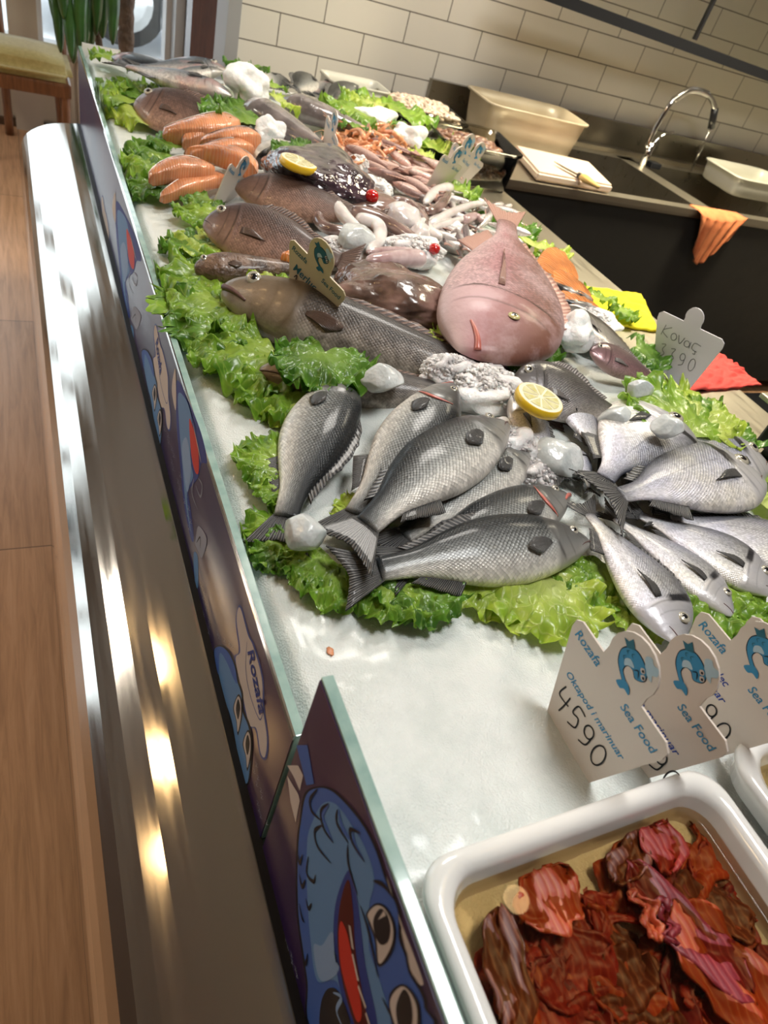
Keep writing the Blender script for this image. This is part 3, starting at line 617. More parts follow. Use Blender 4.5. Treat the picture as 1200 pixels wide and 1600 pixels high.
# panel mouldings on the far low wall
for x0, x1 in ((-.05, .10), (.12, .30), (.32, .6)):
    box('trim_5', (x0, 4.825, .05), (x1, 4.845, .38), M['cream_paint'], bev=.004, kind=ST)
box('baseboard_far', (-4, 4.80, 0), (0.9, 4.845, .035), M['wall_dark'], kind=ST)
g = box('window_1', (-4.03, 3.0, .35), (-4.02, 4.8, 2.45), M['glass'], kind=ST)
g = box('window_2', (-4.0, 4.87, .46), (0.78, 4.88, 2.45), M['glass'], kind=ST)
box('ground_outside', (-14, 4.95, -.12), (8, 16, -.02), M['street'], kind=ST)
box('ground_outside', (-14, -4, -.12), (-4.11, 4.94, -.02), M['street'], kind=ST)
# parked car outside the far window
rt = root('car', (1.0, 8.0, 0), 'blurred grey parked car seen through the far window', 'car')
vs = []
prof_ = [(.05, .28), (.1, .75), (.4, .95), (1.1, 1.0), (1.5, 1.45), (2.8, 1.5), (3.5, 1.0), (3.8, .9), (3.85, .28)]
for y in (7.2, 8.8):
    for x, z in prof_: vs.append((x, y, z))
K = len(prof_); mesh('body', vs, [list(range(K)), list(range(2 * K - 1, K - 1, -1))] + [(i, i + K, (i + 1) % K + K, (i + 1) % K) for i in range(K)], M['car'], rt, smooth=False)
for x in (.85, 3.0):
    w_ = tube('wheel', [(x, 7.12, .36), (x, 7.30, .36)], .33, M['tyre'], rt, 28, 1); tube('hub', [(x, 7.09, .36), (x, 7.13, .36)], .22, M['chrome'], w_, 20, 1)

# made-up fixtures of the added ceiling panels, and warm downlights
for i, (x, y, z, p, c) in enumerate(ADDED_PANELS):
    rt = root('ceiling_light', (x, y, 2.9), 'square ceiling light panel ' + ('above the near end of the fish counter', 'above the far end of the fish counter', 'above the sinks', 'above the dining room')[i], 'ceiling light', 'ceiling light panels')
    box('frame', (x - .31, y - .31, 2.87), (x + .31, y + .31, 2.9), M['white_frame'], rt); box('diffuser', (x - .28, y - .28, 2.862), (x + .28, y + .28, 2.871), M['diffuser'], rt)
for i, (x, y) in enumerate(((-.75, 1.9), (-1.2, 1.0), (-.55, 1.2), (-1.35, .1), (-.25, 1.55), (-1.5, 2.2))):
    rt = root('pendant_lamp', (x, y, 2.9), 'warm pendant lamp hanging over the floor beside the counter', 'lamp', 'warm pendant lamps')
    tube('cord', [(x, y, 2.9), (x, y, 2.33)], .004, M['black'], rt, 6, 1)
    vs = []
    for k, (r_, z_) in enumerate(((.02, 2.34), (.05, 2.31), (.10, 2.25), (.13, 2.16))):
        for j in range(20): vs.append((x + r_ * math.cos(j * PI / 10), y + r_ * math.sin(j * PI / 10), z_))
    mesh('lamp_shade', vs, grid_faces(4, 20, True), M['black'], rt, mods=[('SOLIDIFY', dict(thickness=.003))])
    lump('bulb', '', '', (x, y, 2.20), (.045, .045, .055), M['bulb'], 0, 1, 0, 3, parent=rt)
    d = bpy.data.lights.new('pendant_light', 'POINT'); d.energy = 2.5; d.color = (1, .62, .28); d.shadow_soft_size = .06; lo = bpy.data.objects.new('pendant_light', d); lo.location = (x, y, 2.10); COL.objects.link(lo)

rt = root('downlight', (1.42, .41, 2.9), 'small round warm white downlight above the white tray', 'ceiling light')
tube('rim', [(1.42, .41, 2.9), (1.42, .41, 2.885)], .075, M['white_frame'], rt, 24, 1); lump('bulb', '', '', (1.42, .41, 2.885), (.05, .05, .03), M['bulb'], 0, 1, 0, 3, parent=rt)

# ================================================================== COUNTER
GX = 0.185
rt = root('fish_display_counter', (0.6, 1.2, 0), 'long steel display counter with rounded polished front holding the ice and fish', 'display counter')
rp = [(0.0, 0.10), (-.004, .30), (-.004, .50), (0.0, .577), (.012, .618), (.037, .645), (.083, .669), (.136, .681), (.184, .686), (.30, .688)]
# rolled front folded into narrow flat facets along its length
rp2 = [V((x, 0, z)) for x, z in rp]; path = rp2[:3] + [p for p in cr(rp2[2:9], 2)[1:]] + [rp2[9]]
ys = [-.9 + i * (2.72 + .9) / 40 for i in range(41)]; vs = []; 
for y in ys:
    for p in path: vs.append((p.x, y, p.z))
fr = mesh('rounded_front', vs, grid_faces(len(ys), len(path)), M['steel_roll'], rt, smooth=False, mods=[('SOLIDIFY', dict(thickness=.002, offset=1))])
mesh('end_cap', [(p.x, 2.718, p.z) for p in path] + [(.30, 2.718, .1)], [list(range(len(path) + 1))], M['steel_dark'], rt, smooth=False)
box('plinth', (0.03, -.9, 0), (1.42, 2.70, .10), M['black'], rt)
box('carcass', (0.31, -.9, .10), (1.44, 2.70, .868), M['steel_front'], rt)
box('worktop', (1.10, -.9, .868), (1.452, 2.72, .886), M['steel_top'], rt, .003)
box('gasket', (.174, -.9, .684), (.186, 2.71, .692), M['black_gasket'], rt)
# the two glass panels with printed film
def panel(name, y0, y1, ztop, label):
    r_ = root(name, (GX + .005, (y0 + y1) / 2, .69), label, 'glass panel')
    box('glass_sheet', (GX, y0, .69), (GX + .0105, y1, ztop), M['glass_edge'], r_, .0012)
    box('printed_film', (GX - .0012, y0 + .001, .69), (GX - .0002, y1 - .001, ztop - .003), M['film'], r_)
    return r_
P1 = panel('counter_glass', .281, 2.70, .921, 'long low glass panel with dark blue cartoon print along the front of the ice')
P2 = panel('counter_glass', -.8, .272, 1.033, 'taller near glass panel with large blue fish print beside the white tray')
box('silver_edge', (GX - .0015, .281, .915), (GX + .0004, 2.70, .9225), M['chrome'], P1)
FP = root('counter_end_guard', (.25, 2.71, .69), 'short pale end panel closing the far left corner of the ice', 'glass panel')
box('sheet', (GX + .012, 2.70, .69), (.31, 2.71, .93), M['tray'], FP)

def flat(name, pts, mat, parent, n3, layer=1, smooth=True, k=6, th=0.0):
    """flat printed shape from world points lying on one plane"""
    P = cr(pts, k, True) if smooth else [V(p) for p in pts]
    P = [p + n3 * (0.0002 * layer) for p in P]
    # flatten to 2D for tessellation
    u_ = (P[len(P) // 3] - P[0]).normalized(); v_ = n3.cross(u_)
    p2 = [V(((p - P[0]).dot(u_), (p - P[0]).dot(v_), 0)) for p in P]
    tris = geometry.tessellate_polygon([p2])
    return mesh(name, P, [tuple(t) for t in tris], mat, parent, smooth=False)
def pstroke(name, pts, wd, mat, parent, n3, layer=3, n=6, taper=True, closed=False):
    P = cr(pts, n, closed); K = len(P); vs = []
    if closed: P.append(P[0]); K += 1
    for i, p in enumerate(P):
        t = (P[min(K - 1, i + 1)] - P[max(0, i - 1)])
        t = t.normalized() if t.length > 1e-9 else V((0, 1, 0)); s = n3.cross(t); w = wd * (0.25 + .75 * math.sin(PI * i / (K - 1)) if taper else 1) * .5
        vs += [p + s * w + n3 * (.0002 * layer), p - s * w + n3 * (.0002 * layer)]
    return mesh(name, vs, [(2 * i, 2 * i + 1, 2 * i + 3, 2 * i + 2) for i in range(K - 1)], mat, parent, smooth=False)
NX = V((-1, 0, 0)); FX = GX - .0013
def fl(name, pix, ink_, par, layer, smooth=True): return flat(name, [atx(x, y, FX) for x, y in pix], PR[ink_], par, NX, layer, smooth)
def sk(name, pix, wd, ink_, par, layer=6, taper=True, closed=False): return pstroke(name, [atx(x, y, FX) for x, y in pix], wd, PR[ink_], par, NX, layer, 6, taper, closed)
# --- large near fish
def z1(x, y): return (410 + x / 3.81, 1180 + y / 3.81)
Z = lambda L_: [z1(*p) for p in L_]
fl('fish_outline', Z([(250, 230), (330, 185), (420, 200), (520, 290), (620, 420), (690, 560), (735, 700), (770, 790), (825, 920), (832, 1090), (865, 1180), (890, 1290), (960, 1400), (985, 1500), (960, 1640), (300, 1640), (260, 1350), (235, 1180), (205, 950), (200, 700), (205, 520), (220, 400)]), 'black', P2, 1)
fl('fish_body', Z([(262, 240), (330, 196), (412, 212), (510, 302), (608, 430), (676, 566), (722, 706), (756, 800), (808, 925), (814, 1090), (850, 1190), (876, 1300), (942, 1410), (966, 1500), (945, 1640), (312, 1640), (272, 1350), (248, 1180), (218, 950), (212, 700), (218, 520), (232, 400)]), 'midblue', P2, 2)
fl('fish_flank', Z([(300, 400), (360, 290), (440, 290), (540, 420), (620, 560), (670, 740), (640, 900), (640, 1150), (700, 1330), (760, 1640), (520, 1640), (450, 1350), (330, 1340), (290, 1100), (270, 800), (270, 520)]), 'blue', P2, 3)
fl('fish_belly', Z([(310, 1130), (360, 1130), (420, 1050), (450, 1180), (455, 1290), (370, 1345), (330, 1290)]), 'lightblue', P2, 4)
fl('mouth_edge', Z([(520, 680), (560, 800), (590, 1000), (620, 1250), (690, 1640), (560, 1640), (480, 1440), (440, 1230), (428, 1020), (450, 840)]), 'deepblue', P2, 4)
fl('mouth', Z([(520, 740), (545, 900), (560, 1150), (600, 1400), (640, 1640), (575, 1640), (500, 1420), (460, 1200), (455, 1000), (480, 830)]), 'darkred', P2, 5)
fl('tongue', Z([(475, 985), (510, 1050), (540, 1180), (580, 1380), (600, 1540), (570, 1580), (520, 1430), (475, 1250), (462, 1080)]), 'red', P2, 6)
for (a, b_) in (((528, 1010), (548, 1150)), ((545, 1180), (580, 1340)), ((580, 1370), (625, 1500)), ((625, 1530), (660, 1640))):
    sk('tooth', Z([a, b_]), .0042, 'cream', P2, 7, False)
fl('eye', Z([(625, 940), (680, 880), (745, 900), (795, 1000), (795, 1110), (760, 1200), (695, 1250), (675, 1100), (640, 1000)]), 'black', P2, 5)
fl('eye_white', Z([(636, 945), (684, 893), (738, 912), (783, 1005), (783, 1105), (748, 1190), (702, 1235), (688, 1100), (655, 1000)]), 'cream', P2, 6)
fl('pupil', Z([(670, 980), (710, 910), (750, 940), (772, 1020), (760, 1100), (720, 1125), (685, 1080)]), 'black', P2, 7)
fl('glint', Z([(700, 975), (735, 920), (748, 950)]), 'cream', P2, 8, False)
fl('eye', Z([(760, 1440), (830, 1360), (900, 1400), (945, 1500), (930, 1640), (800, 1640)]), 'black', P2, 5)
fl('eye_white', Z([(768, 1470), (830, 1375), (890, 1410), (930, 1510), (915, 1640), (820, 1640)]), 'cream', P2, 6)
fl('pupil', Z([(806, 1500), (850, 1390), (890, 1440), (905, 1560), (880, 1640), (830, 1640)]), 'black', P2, 7)
fl('hat_edge', Z([(740, 720), (830, 1000), (900, 1180), (960, 1360), (900, 1330), (860, 1180), (835, 1080)]), 'cream', P2, 1)
fl('fin', Z([(150, 60), (215, 60), (245, 120), (225, 210), (190, 130)]), 'cream', P2, 2, False)
fl('fin', Z([(150, 120), (215, 230), (225, 270), (200, 400), (170, 280)]), 'cream', P2, 2, False)
fl('back_fin', Z([(205, -60), (270, -60), (310, 170), (265, 180), (240, 80)]), 'midblue', P2, 2, False)
for pts in ([(335, 200), (290, 260), (300, 330), (355, 385)], [(400, 285), (355, 330), (370, 430), (430, 520)], [(360, 415), (318, 450), (335, 540), (415, 640)], [(455, 320), (450, 400), (520, 520)], [(590, 460), (530, 440), (545, 520), (615, 630)],
            [(280, 600), (270, 700), (310, 750), (322, 710)], [(215, 560), (225, 640), (245, 590)], [(225, 700), (240, 780), (262, 740)], [(265, 850), (280, 910), (300, 880)], [(515, 530), (520, 650), (575, 830)], [(670, 745), (730, 770), (790, 850)], [(225, 880), (240, 960), (255, 990)], [(590, 890), (640, 1050), (695, 1320)], [(245, 1180), (262, 1240), (275, 1180)], [(720, 1440), (780, 1560), (800, 1640)]):
    sk('scale_mark', Z(pts), .0038, 'black', P2, 6)
for pts in ([(400, 290), (365, 360), (425, 510)], [(460, 320), (480, 420), (530, 500)], [(545, 450), (560, 540), (610, 620)]): sk('scale_mark', Z(pts), .006, 'midblue', P2, 5)
fl('fin_print', Z([(355, 1480), (400, 1385), (470, 1420), (530, 1640), (360, 1640)]), 'black', P2, 6)
sk('fin_ray', Z([(430, 1410), (480, 1440), (450, 1520), (500, 1640)]), .004, 'lightblue', P2, 7)
# --- hat + fish on the low panel (near pair and its repeats further on)
def hatfish(pairs, s=1.0, text=True):
    hz = lambda L_: [pairs(*p) for p in L_]
    fl('hat_outline', hz([(208, 80), (240, 110), (290, 300), (330, 380), (395, 620), (405, 860), (435, 1080), (420, 1240), (370, 1210), (335, 1020), (280, 990), (230, 760), (175, 480), (210, 420), (185, 200)]), 'outline', P1, 1)
    fl('chef_hat', hz([(208, 98), (232, 120), (280, 300), (318, 380), (384, 620), (395, 860), (424, 1080), (410, 1222), (376, 1190), (345, 1010), (290, 975), (240, 750), (188, 488), (222, 420), (196, 200)]), 'cream', P1, 2)
    sk('hat_seam', hz([(275, 350), (265, 560), (300, 760), (370, 940), (400, 860)]), .0022, 'outline', P1, 3)
    fl('fish_outline', hz([(20, 420), (60, 375), (130, 410), (190, 520), (215, 640), (245, 740), (250, 860), (300, 990), (318, 1150), (290, 1420), (240, 1400), (200, 1220), (150, 960), (100, 800), (40, 560)]), 'black', P1, 3)
    fl('fish_body', hz([(28, 430), (64, 388), (124, 420), (180, 525), (203, 650), (234, 750), (238, 870), (288, 1000), (306, 1150), (284, 1405), (246, 1390), (208, 1210), (160, 950), (112, 800), (52, 560)]), 'blue', P1, 4)
    fl('fish_back', hz([(28, 430), (64, 388), (124, 420), (180, 525), (203, 660), (180, 640), (120, 500), (70, 440), (60, 600)]), 'midblue', P1, 5)
    for dx, dy in ((0, 0), (72, 270)):
        fl('eye', hz([(172 + dx, 850 + dy), (210 + dx, 750 + dy), (238 + dx, 800 + dy), (240 + dx, 920 + dy), (208 + dx, 1060 + dy), (195 + dx, 950 + dy)]), 'black', P1, 5)
        fl('eye_white', hz([(180 + dx, 850 + dy), (210 + dx, 765 + dy), (232 + dx, 810 + dy), (232 + dx, 920 + dy), (209 + dx, 1035 + dy), (200 + dx, 950 + dy)]), 'cream', P1, 6)
        fl('pupil', hz([(196 + dx, 860 + dy), (212 + dx, 785 + dy), (228 + dx, 850 + dy), (212 + dx, 940 + dy)]), 'black', P1, 7)
hatfish(lambda x, y: (330 + x / 4.847, 930 + y / 4.848))
hatfish(lambda x, y: (219 + x * .1120, 491 + y * .1400 + x * .02))
hatfish(lambda x, y: (147 + x * .060 , 298 + y * .1000 + x * .0), text=False)
# bigger swimming fish between them
def swim(f):
    hz = lambda L_: [f(*p) for p in L_]
    fl('fish_outline', hz([(265, 330), (330, 440), (400, 620), (430, 770), (400, 780), (380, 860), (330, 930), (340, 1020), (358, 1190), (340, 1180), (305, 1000), (285, 800), (265, 560)]), 'deepblue', P1, 1)
    fl('fish_body', hz([(275, 400), (325, 450), (350, 560), (345, 620), (340, 760), (355, 850), (325, 925), (325, 1010), (345, 1160), (315, 1000), (298, 800), (280, 580)]), 'blue', P1, 2)
    fl('mouth', hz([(335, 540), (360, 600), (385, 720), (385, 830), (365, 820), (345, 720)]), 'red', P1, 3)
    fl('hat_edge', hz([(240, 380), (255, 270), (262, 300), (262, 490)]), 'cream', P1, 3)
    sk('teeth', hz([(355, 560), (385, 700), (400, 775)]), .0035, 'cream', P1, 4)
    fl('belly', hz([(295, 700), (320, 640), (345, 780), (335, 900), (318, 920)]), 'lightblue', P1, 3)
    sk('fin_print', hz([(360, 860), (350, 940), (380, 1030)]), .003, 'grey', P1, 3); sk('fin_print', hz([(385, 860), (405, 900), (395, 960), (370, 900)]), .004, 'grey', P1, 3)
    fl('tail_fin', hz([(370, 1190), (385, 1120), (430, 1190), (405, 1290), (385, 1260), (365, 1215)]), 'grey', P1, 3)
    sk('tail_ray', hz([(375, 1210), (395, 1180), (395, 1240)]), .003, 'black', P1, 4); fl('tail_blue', hz([(358, 1270), (380, 1290), (382, 1450), (365, 1420)]), 'blue', P1, 2)
swim(lambda x, y: (200 + x / 3.477, 500 + y / 3.478))
swim(lambda x, y: (119 + x * .236, 246 + y * .208))
# small white squiggles printed near the foot of the panel
rs = random.Random(3)
sq = []
for (x0, y0, x1, y1, nn) in ((258, 665, 300, 830, 16), (312, 910, 330, 1000, 10), (335, 985, 365, 1010, 5), (395, 1190, 412, 1290, 10), (425, 1400, 462, 1530, 12)):
    for i in range(nn):
        t = i / nn; x = x0 + (x1 - x0) * t + rs.uniform(-5, 5); y = y0 + (y1 - y0) * t
        sq.append([(x, y), (x + 3, y + 4), (x + 1, y + 7), (x + 5, y + 9)])
for s_ in sq:
    par = P2 if s_[0][1] > 1390 else P1; sk('wave_mark', s_, .0010, 'grey', par, 2)

# text helper ---------------------------------------------------------------
def text_mesh(name, body, org, xd, yd, size, mat, parent, n3, layer=3, shear=0.25, width=None, bold=0.0):
    cu = bpy.data.curves.new(name, 'FONT'); cu.body = body; cu.size = 1.0; cu.shear = shear; cu.offset = bold; cu.resolution_u = 3
    ob = bpy.data.objects.new(name + '_tmp', cu); COL.objects.link(ob); dg = bpy.context.evaluated_depsgraph_get(); dg.update()
    me = bpy.data.meshes.new_from_object(ob.evaluated_get(dg)); bpy.data.objects.remove(ob)
    xs = [v.co.x for v in me.vertices]; w0 = max(xs) - min(xs); mn = min(xs)
    kx = (width / w0) if width else size
    vs = [org + xd * ((v.co.x - mn) * kx) + yd * (v.co.y * size) + n3 * (.0002 * layer) for v in me.vertices]
    fs = [tuple(p.vertices) for p in me.polygons]; bpy.data.meshes.remove(me)
    return mesh(name, vs, fs, mat, parent, smooth=False)
def pt_text(body, p0, p1, hpx, ink_, par, layer=5):
    a, b_ = atx(*p0, FX), atx(*p1, FX); xd = (b_ - a).normalized(); yd = NX.cross(xd)  # reading upward of the stroke
    return text_mesh('hat_lettering', body, a, xd, -yd if False else yd, (atx(p0[0] + hpx, p0[1], FX) - a).length, PR[ink_], par, NX, layer, .3, (b_ - a).length, .02)
pt_text('Rozafa', (388, 1018), (407, 1118), 14, 'deepblue', P1)
pt_text('Rozafa', (244, 537), (251, 587), 6, 'deepblue', P1)

# ================================================================== ICE
NXi, NYi = 150, 430; vs = []
for i in range(NYi):
    y = -.45 + (2.695 + .45) * i / (NYi - 1)
    for j in range(NXi):
        x = GX + .0125 + (1.245 - GX - .0125) * j / (NXi - 1); q = noise.noise(V((x * 14, y * 14, 0))) * .004 + noise.noise(V((x * 60, y * 60, 3))) * .0016 + noise.noise(V((x * 4, y * 4, 8))) * .004
        e = sst(1.25, 1.19, x + .03 * noise.noise(V((y * 9, 0, 4)))); z = ground(x, y) + q
        if x < GX + .02: z -= .004
        vs.append((x, y, .884 + (z - .884) * max(.0, e)))
ice = mesh('crushed_ice_bed', vs, grid_faces(NYi, NXi), M['ice'], None, origin=(.7, 1.1, .88))
tag(ice, 'bed of white crushed ice filling the display counter', 'ice', kind='stuff')

# ================================================================== SEA BASS (near fan)
GB = 'sea bass fanned out on the near ice'
def F(name, label, t, h, side, sp, mat, lt=.028, lh=.028, **k):
    T, H_ = gp(*t, lt), gp(*h, lh); md = (T + H_) / 2; Lm = 1.45 * math.hypot(t[0] - h[0], t[1] - h[1]) * (md - CAM).dot(fw) / FPX
    if md.y > 1.55 and (T - H_).length > Lm: q = Lm / (T - H_).length; T, H_ = md + (T - md) * q, md + (H_ - md) * q
    return fish(name, label, T, H_, side, sp, M[mat], **k)
F('sea_bass', 'leftmost sea bass of the near fan, head tucked under dark lettuce', (432, 862), (545, 588), -1, 'bass', 'bass', .016, .034, group=GB, Hr=.27, bend=-.03, roll=.15)
F('sea_bass', 'second sea bass from the left, with reddened gills and head raised on ice', (520, 850), (708, 600), -1, 'bass', 'bass', .022, .045, group=GB, Hr=.265, mouth='mouth_red', roll=.1, gill=True)
F('sea_bass', 'fourth sea bass of the fan, half covered, head buried in slush', (585, 868), (830, 700), 1, 'bass', 'bass', .018, .018, group=GB, Hr=.25, roll=.05)
F('sea_bass', 'fifth sea bass of the fan with open red mouth', (590, 893), (888, 775), 1, 'bass', 'bass', .026, .026, group=GB, Hr=.26, mouth='mouth_red', opened=1.0, roll=.15, gill=True)
F('sea_bass', 'third sea bass, large and crossing on top with a white belly and wide tail', (532, 866), (792, 662), 1, 'bass', 'bass', .05, .045, group=GB, Hr=.285, bend=.04, roll=.02)
F('sea_bass', 'nearest sea bass lying level with dark back and broad black tail', (523, 905), (921, 848), 1, 'bass', 'bass', .036, .036, group=GB, Hr=.26, bend=.02, roll=.28)
# ================================================================== SEA BREAM (right fan)
GD = 'sea bream fanned out at the right'
F('sea_bream', 'nearest sea bream, head down with dark nape patch, above the price cards', (893, 775), (1062, 1004), 1, 'bream', 'bream', .034, .036, group=GD, bend=.05, Hr=.40)
F('sea_bream', 'second sea bream from the front, mostly covered by its neighbour', (925, 790), (1145, 960), 1, 'bream', 'bream', .022, .024, group=GD, bend=.07, Hr=.36)
F('sea_bream', 'sea bream facing the right edge with its eye and mouth in view', (962, 788), (1212, 925), 1, 'bream', 'bream', .026, .030, group=GD, bend=.04, Hr=.38, roll=.15)
F('sea_bream', 'sea bream running out of the right edge below the belly-up one', (1000, 790), (1300, 890), 1, 'bream', 'bream', .030, .030, group=GD, Hr=.36, roll=.1)
F('sea_bream', 'sea bream lying level with a white belly and black tail, on top', (928, 785), (1188, 745), 1, 'bream', 'bream', .056, .05, group=GD, Hr=.40, bend=.03, roll=.08)
F('sea_bream', 'sea bream behind the level one, showing only its back and nape', (990, 770), (1196, 722), 1, 'bream', 'bream', .032, .034, group=GD, Hr=.36, bend=.05, roll=.3)
F('sea_bream', 'broad sea bream standing head up with an ice lump over its head', (930, 772), (1040, 640), -1, 'bream', 'bream', .036, .042, group=GD, Hr=.55, bend=-.02)
F('sea_bream', 'small sea bream head poking out beside the big right lettuce', (1010, 760), (1085, 665), -1, 'bream', 'bream', .022, .026, group=GD, Hr=.40)
F('sea_bream', 'sea bream with a lemon slice on its head, tail sunk in slush', (890, 760), (800, 620), -1, 'bream', 'bream', .022, .040, group=GD, Hr=.40, bend=-.02)
F('sea_bream', 'sea bream behind the lemon slice with a dark forehead', (955, 735), (872, 598), -1, 'bream', 'bream', .018, .034, group=GD, Hr=.42)
F('sea_bream', 'silver strip of a bream between two ice lumps', (925, 775), (900, 700), -1, 'bream', 'bream', .016, .014, group=GD, Hr=.34, fins='ta')
# ================================================================== MIDDLE FISH
F('hake', 'large upper hake facing left with a round pale eye', (905, 640), (350, 452), -1, 'hake', 'hake', .018, .05, Hr=.19, group='two long hakes', fin='fin_brown', mouth='mouth', opened=.8, bend=-.015, roll=.62, hump=.005)
F('hake', 'lower hake half hidden, dark snout poking out beside lettuce', (880, 650), (405, 582), -1, 'hake', 'hake', .010, .030, Hr=.15, group='two long hakes', fin='fin_brown', fins='tdpm', roll=.5)
F('red_porgy', 'big pinkish red fish lying head down with a yellow eye', (788, 322), (746, 556), 1, 'porgy', 'snapper', .11, .055, fin='fin_pink', eye='eye_gold', mouth='mouth_red', opened=.8, Hr=.335, Wr=.14, bend=.035, pec=.26, tk=.55)
F('grey_fish', 'brown grey flat-bodied fish facing left behind the near lemon slice', (985, 655), (803, 592), -1, 'flat', 'grey', .03, .045, fin='fin_grey', Hr=.46, group='grey fish right of the red one', roll=.5)
F('grey_fish', 'large grey fish under slush right of the red fish', (1030, 600), (872, 478), -1, 'flat', 'grey', .02, .045, fin='fin_grey', Hr=.42, group='grey fish right of the red one', fins='tdp')
F('grey_fish', 'reddish grey fish head beside the handwritten card', (1040, 600), (922, 548), -1, 'flat', 'reddish', .025, .05, fin='fin_grey', Hr=.36, group='grey fish right of the red one', roll=.5)
F('brown_fish', 'brown scaly fish facing left with a dark eye, behind the left lettuce', (560, 415), (320, 345), -1, 'flat', 'brown', .03, .055, fin='fin_brown', Hr=.40, group='brown fish by the left lettuce', roll=.6)
F('brown_fish', 'smooth brown fish back rising behind the scaly one', (600, 350), (370, 290), -1, 'flat', 'brown', .05, .055, fin='fin_brown', Hr=.33, group='brown fish by the left lettuce', fins='td', roll=.5)
F('brown_fish', 'brown fish with pale snout at the far left above the salmon', (385, 210), (212, 158), -1, 'flat', 'brown', .03, .05, fin='fin_brown', Hr=.46, group='brown fish by the left lettuce', roll=.55)
F('gurnard', 'rough brown fish head pointing left with orange fin edge', (500, 420), (304, 420), -1, 'hake', 'browncrust', .03, .035, fin='fin_brown', Hr=.26, Wr=.2, fins='tpe', roll=.5)
c, r_ = pxl(448, 405, .05, 8); lump('gurnard_fin', 'orange and black fin tip behind the merluc card', 'fish fin', c, (r_ * 1.4, r_ * .8, r_ * 1.6), M['salmon2'], .3, 2, 3, 3)
# skates, monkfish
def blob(name, label, px, py, lift, rx_px, k, mat, rz, rot, seed, cat='fish', amp=.22, group=None, f2=7, a2=.025):
    c, r_ = pxl(px, py, lift, rx_px)
    return lump(name, label, cat, c, (r_, r_ * k, rz), M[mat], amp, 1.6, seed, 6, rot, group, None, None, False, f2, a2)
def eyes_on(o, pts, r=.008):
    pass
blob('monkfish', 'slimy brown monkfish spread out left of the red fish', 628, 470, .03, 108, .62, 'monk', .045, -.35, 4)
blob('monkfish', 'second brown monkfish flap tucked under the first by the card', 590, 440, .015, 70, .7, 'monk', .035, .2, 9)
blob('ray_fish', 'glossy black brown ray under the far lemon slice', 500, 275, .052, 88, 1.0, 'octo', .055, -.5, 5, amp=.22, a2=.035)
blob('ray_fish', 'brown wing of the dark ray beside the tomato', 570, 320, .025, 72, .8, 'monk', .035, -.5, 6)
GS = 'grey slimy fish in the far middle'
for (t, h, lt, lh, lab) in (((520, 235), (385, 165), .05, .05, 'long grey slimy fish in the far middle, nearest of the three'), ((600, 215), (440, 158), .045, .05, 'grey slimy fish behind the nearest grey one, by the card'), ((540, 250), (425, 200), .035, .035, 'low grey slimy fish beside the parsley leaf')):
    F('grey_slimy_fish', lab, t, h, -1, 'hake', 'skate', lt, lh, fin='fin_grey', Hr=.32, Wr=.22, group=GS, fins='td')
# far left group
GF = 'silver fish heaped at the far left end'
F('silver_fish', 'rounded blue grey fish end at the far left corner', (330, 122), (176, 88), 1, 'bream', 'farbass', .05, .05, group=GF, fins='td')
F('silver_fish', 'plump dark-backed fish lying right at the far left', (195, 102), (352, 108), 1, 'bream', 'farbass', .075, .075, group=GF, Hr=.44, roll=.1)
F('silver_fish', 'long pink-bellied fish with black tail at the far left', (172, 96), (362, 150), 1, 'bass', 'farbass', .085, .075, group=GF, Hr=.27, roll=.05)
F('silver_fish', 'speckled silver fish under the pink-bellied one', (195, 130), (300, 150), 1, 'bream', 'bream', .03, .03, group=GF, Hr=.40)
F('silver_fish', 'dark fish head behind the far left heap', (240, 118), (350, 112), 1, 'bass', 'bass', .075, .085, group=GF, Hr=.30, roll=.1)
F('silver_fish', 'pale fish at the foot of the far left heap by the brown one', (230, 138), (342, 158), 1, 'bass', 'farbass', .03, .035, group=GF, Hr=.24)
GC = 'dark bass at the far wall'
F('sea_bass', 'blunt pale fish head by the far ice lump', (440, 165), (428, 100), -1, 'bass', 'bass', .03, .075, group=GC, Hr=.44)
F('sea_bass', 'dark-backed bass lying against the tiled wall', (425, 155), (512, 116), 1, 'bass', 'bass', .05, .06, group=GC, Hr=.34, roll=.35)
F('sea_bass', 'pale-bellied bass right behind the dark one', (455, 160), (545, 128), -1, 'bass', 'farbass', .035, .045, group=GC, Hr=.28)
F('sea_bass', 'greenish bass pointing right at the far wall', (455, 172), (592, 140), 1, 'bass', 'bass', .045, .06, group=GC, Hr=.28, roll=.35)
F('sea_bass', 'small bluish fish in front of the greenish bass', (492, 172), (566, 140), 1, 'bass', 'farbass', .05, .06, group=GC, Hr=.30)

